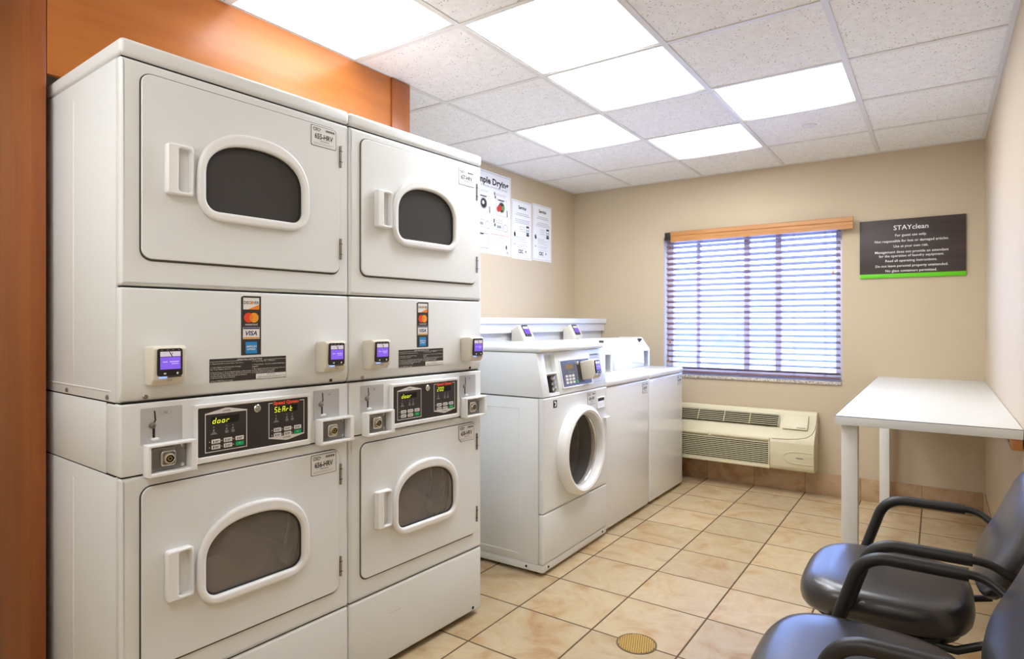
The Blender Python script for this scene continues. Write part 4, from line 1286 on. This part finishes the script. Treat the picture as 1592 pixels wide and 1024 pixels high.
mb.box(0.012, GX - 0.010, -0.203, -0.1880, 0.188, 0.212, 0.004).box(0.0, 0.02, -0.202, -0.188, 0.19, 0.39, 0.003).box(GX - 0.02, GX - 0.012, -0.202, -0.186, 0.19, 0.39, 0.002)
mb.build('front_grille', body)
mb = MB('acbeige')
for (a, b2) in ((0.005, 0.33), (0.345, GX - 0.012)):
    mb.box(a, b2, -0.200, -0.165, 0.388, 0.408, 0.006, 3)
mb.build('grille_lip', body)
# upper air outlet on the sloping top
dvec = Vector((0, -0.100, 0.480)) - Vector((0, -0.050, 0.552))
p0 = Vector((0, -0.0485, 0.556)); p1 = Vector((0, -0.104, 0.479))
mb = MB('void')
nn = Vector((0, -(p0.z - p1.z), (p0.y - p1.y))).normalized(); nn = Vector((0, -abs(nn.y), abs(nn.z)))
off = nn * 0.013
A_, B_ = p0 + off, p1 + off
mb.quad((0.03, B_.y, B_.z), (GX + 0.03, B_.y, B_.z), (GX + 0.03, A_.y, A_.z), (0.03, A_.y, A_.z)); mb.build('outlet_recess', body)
mb = MB('acbeige')
for k in range(6):
    q = p0 + (p1 - p0) * ((k + 0.5) / 6) + nn * 0.0165
    mb.box(0.03, GX + 0.03, q.y - 0.0022, q.y + 0.0022, q.z - 0.0022, q.z + 0.0022)
for xx in (0.025, 0.22, 0.42, 0.61, GX + 0.03):
    c_ = (p0 + p1) / 2 + nn * 0.015
    d_ = (p1 - p0) * 0.52
    mb.tube([(xx, c_.y - d_.y, c_.z - d_.z), (xx, c_.y + d_.y, c_.z + d_.z)], 0.0030, 6)
mb.build('outlet_louvres', body)
# control flap and badge at the right end
mb = MB('acbeige')
fa, fb = Vector((0, -0.0480, 0.562)), Vector((0, -0.118, 0.4725))
for (u, v) in ((0.0, 1.0),):
    a_ = fa + nn * 0.010; b_ = fb + nn * 0.010
    mb.use('acbeige')
    mb.prism([(a_.y, a_.z), (b_.y, b_.z), (b_.y - nn.y * 0.012, b_.z - nn.z * 0.012), (a_.y - nn.y * 0.012, a_.z - nn.z * 0.012)], 'x', GX + 0.06, L_ - 0.055, 0.002)
    q = b_ + (a_ - b_) * 0.10 + nn * 0.0005
    mb.use('rubber').box(GX + 0.155, L_ - 0.065, q.y - 0.002, q.y + 0.002, q.z - 0.001, q.z + 0.002)
mb.build('control_flap', body)
mb = MB('acbeige')
ov = [(L_ - 0.165 + 0.115 * (1 - math.cos(k * PI / 24)) / 1 if False else L_ - 0.11 + 0.09 * math.cos(PI / 2 + k * PI / 24), 0.285 + 0.042 * math.sin(PI / 2 + k * PI / 24)) for k in range(25)]
pts3 = [(x_, -0.1925, z_) for x_, z_ in [(L_ - 0.012, 0.327)] + ov + [(L_ - 0.012, 0.243)]]
mb.tube(pts3, 0.0028, 6)
mb.use('steel').box(L_ - 0.115, L_ - 0.070, -0.1945, -0.190, 0.280, 0.287, 0.001)
mb.use('acseam')
mb.tube(arc_pts([(L_ - 0.003, -0.030, 0.592), (L_ - 0.0035, -0.047, 0.560), (L_ - 0.005, -0.068, 0.518), (L_ - 0.010, -0.104, 0.478), (L_ - 0.024, -0.140, 0.449), (L_ - 0.055, -0.1625, 0.428), (L_ - 0.11, -0.1745, 0.4165), (L_ - 0.18, -0.1785, 0.409), (GX + 0.0, -0.1800, 0.405)]), 0.0026, 6)
mb.build('badge', body)

# ------------------------------------------------------------------ work table
t = thing('work_table', 'white laminate folding table against the right wall under the sign', 'table', (2.6825, -1.085, 0), 0)
def TB(*a):
    mb = MB(*a); mb.T = Matrix.Translation((-2.6825, 1.085, 0)); return mb
TB('tabletop').box(2.388, W - 0.002, -2.160, -0.002, 0.838, 0.8735, 0.0015).build('tabletop', t)
TB('edge').box(2.3875, W - 0.0025, -2.1605, -2.158, 0.8715, 0.8735).box(2.3875, 2.390, -2.158, -0.004, 0.8715, 0.8735).build('edge_seam', t)
for y0 in (-2.115, -0.125):
    TB('tableleg').box(2.406, 2.464, y0, y0 + 0.058, 0.0005, 0.8375, 0.002).build('leg', t)
mb = TB('bracketwood')
mb.prism([(-2.150, 0.8375), (-1.860, 0.8375), (-1.905, 0.797), (-2.150, 0.797)], 'x', W - 0.034, W - 0.003, 0.0015)
mb.use('black').box(W - 0.0355, W - 0.034, -2.06, -2.02, 0.812, 0.820)
mb.build('wall_bracket', t)

# ------------------------------------------------------------------ armchairs
def superell(a, b_, p, n=64):
    out = []
    for k in range(n):
        t_ = 2 * PI * k / n; c, s = math.cos(t_), math.sin(t_)
        out.append((a * math.copysign(abs(c) ** (2 / p), c), b_ * math.copysign(abs(s) ** (2 / p), s)))
    return out
def arc_path(pts, r, n=6):
    """round the corners of a polyline"""
    P = [Vector(p) for p in pts]; out = [P[0]]
    for i in range(1, len(P) - 1):
        a, b_, c = P[i - 1], P[i], P[i + 1]
        rr_ = r[i - 1] if isinstance(r, (list, tuple)) else r
        u = (a - b_).normalized() * rr_; v = (c - b_).normalized() * rr_
        for k in range(n + 1):
            t_ = k / n
            out.append((b_ + u) * (1 - t_) ** 2 + b_ * 2 * t_ * (1 - t_) + (b_ + v) * t_ ** 2)
    out.append(P[-1]); return out
def armchair(loc, label):
    t = thing('armchair', label, 'chair', loc, -PI / 2, 'black armchairs along the right wall')
    # seat
    mb = MB('leather')
    def seatwarp(c):
        x, y, z = c
        f = max(0.0, (-y - 0.10) / 0.13)
        z = z - 0.018 * f * f - 0.014 * (1 - (x / 0.26) ** 2) * max(0, 1 - ((y - 0.02) / 0.2) ** 2) * (1 if z > 0.05 else 0)
        wd = 1.0 - 0.04 * max(0, y / 0.22)
        return (x * wd, y - 0.022, 0.372 + z)
    mb.loft(superell(0.252, 0.230, 3.3, 72), [(0, 0), (0.86, 0.0), (0.95, 0.008), (0.985, 0.022), (1.0, 0.042), (0.993, 0.062), (0.965, 0.080), (0.91, 0.092), (0.80, 0.100), (0.55, 0.105), (0.25, 0.107), (0, 0.107)], seatwarp)
    seat = mb.build('seat', t, sharp=180)
    mb = MB('black').loft(superell(0.225, 0.200, 3.0, 40), [(0, -0.014), (1, -0.014), (1, 0.0), (0, 0.0)], lambda c: (c.x, c.y - 0.02, 0.371 + c.z)); mb.build('seat_pan', seat)
    # backrest
    mb = MB('leather')
    tilt = math.radians(20)
    def backwarp(c):
        x, z, d = c            # outline x, vertical z, thickness d (front = large)
        y = -d + 0.30 * x * x
        y += -0.010 * math.exp(-((z + 0.09) / 0.07) ** 2)          # lumbar roll
        wd = 1.0 - 0.10 * max(0, z / 0.2)
        X_, Z_ = x * wd, z
        yy_ = y * math.cos(tilt) + Z_ * math.sin(tilt)
        zz_ = -y * math.sin(tilt) + Z_ * math.cos(tilt)
        return (X_, 0.291 + yy_, 0.645 + zz_)
    mb.loft(superell(0.230, 0.180, 2.9, 72), [(0, -0.016), (0.80, -0.016), (0.93, -0.014), (0.985, -0.006), (1.0, 0.006), (0.985, 0.018), (0.94, 0.026), (0.85, 0.031), (0.7, 0.034), (0.4, 0.036), (0, 0.036)], backwarp)
    mb.build('backrest', t, sharp=180)
    # frame
    for sx in (-1, 1):
        X_ = sx * 0.265
        path = arc_path([(X_, -0.235, 0.012), (X_, -0.035, 0.628), (X_, 0.225, 0.628), (X_ * 0.80, 0.318, 0.560), (X_ * 0.80, 0.318, 0.012)], [0.065, 0.03, 0.035], 8)
        mb = MB('metalblack').tube(path, 0.0108, 14)
        fr = mb.build('side_frame', t)
        sl = arc_path([(X_, -0.0945, 0.445), (X_, -0.035, 0.628), (X_, 0.192, 0.628)], 0.065, 10)
        mb = MB('armpad').tube(sl, 0.0165, 18)
        mb.build('armrest', fr)
        mb = MB('metalblack').tube([(X_ * 0.98, -0.150, 0.362), (X_ * 0.72, -0.150, 0.350), (X_ * 0.72, 0.16, 0.350), (X_ * 0.62, 0.250, 0.385), (X_ * 0.62, 0.275, 0.52)], 0.0115, 12)
        mb.build('seat_rail', t)
        mb = MB('metalblack').tube([(X_ * 0.80, 0.316, 0.60), (X_ * 0.55, 0.300, 0.60)], 0.010, 10)
        mb.build('back_bracket', t)
        mb = MB('rubber')
        mb.lathe([(0, 0.0), (0.017, 0.0), (0.016, 0.022), (0, 0.022)], 16, Matrix.Translation((X_, -0.233, 0.0004)))
        mb.lathe([(0, 0.0), (0.017, 0.0), (0.016, 0.022), (0, 0.022)], 16, Matrix.Translation((X_ * 0.80, 0.318, 0.0004)))
        mb.build('foot_glide', fr)
    return t
c1 = armchair((2.612, -2.670, 0), 'black padded armchair nearest the white table, whole seat in view')
c2 = copy_tree(c1); c2.location = (2.600, -3.320, 0)
c2['label'] = 'black padded armchair closest to the camera in the bottom right corner, cut by the frame'

# ------------------------------------------------------------------ floor drain
t = thing('floor_drain', 'round brass grated floor drain set in the beige tiles', 'drain', (1.767, -2.702, 0.0006), 0)
MB('drain').lathe([(0.078, 0.0), (0.078, 0.0015), (0.073, 0.002), (0.071, 0.001), (0.071, 0.0)], 48).build('rim', t)
MB('void').lathe([(0.071, 0.0003), (0.0, 0.0003)], 40).build('drain_well', t)
mb = MB('draingold')
for k in range(-8, 9):
    o_ = k * 0.0085
    hl = math.sqrt(max(0, 0.0705 ** 2 - o_ ** 2))
    if hl > 0.008:
        for a in (math.radians(20), math.radians(110)):
            mb.T = Matrix.Rotation(a, 4, 'Z'); mb.box(-hl, hl, o_ - 0.0022, o_ + 0.0022, 0.0004, 0.0018 if a < 1 else 0.0016)
mb.build('grate', t)

# ------------------------------------------------------------------ world, camera
w = bpy.data.worlds.new('world'); S.world = w; w.use_nodes = True
bg = w.node_tree.nodes['Background']
bg.inputs[0].default_value = (0.30, 0.47, 1.0, 1); bg.inputs[1].default_value = 26.0

la = bpy.data.lights.new('ceiling_fill', 'AREA'); la.shape = 'DISK'; la.size = 0.9; la.energy = 11; la.color = (1.0, 0.98, 0.95)
lo = bpy.data.objects.new('ceiling_fill', la); COL.objects.link(lo)
lo.location = (2.0, -5.7, 1.55); lo.rotation_euler = (math.radians(150), 0, 0)      # added fill lamp, aimed up to brighten the ceiling
cam = bpy.data.cameras.new('camera'); co = bpy.data.objects.new('camera', cam); COL.objects.link(co)
co.location = (2.7294, -4.9392, 1.25)
co.rotation_euler = (PI / 2, 0, 0.6063)
cam.sensor_width = 36.0; cam.lens = 954.5487 * 36 / 1592
cam.shift_y = -(512 - 500.4793) / 1592
cam.clip_start = 0.02
S.camera = co
vs = S.view_settings
vs.view_transform = 'Standard'; vs.look = 'None'; vs.exposure = 0.14; vs.gamma = 1.0; vs.use_curve_mapping = False
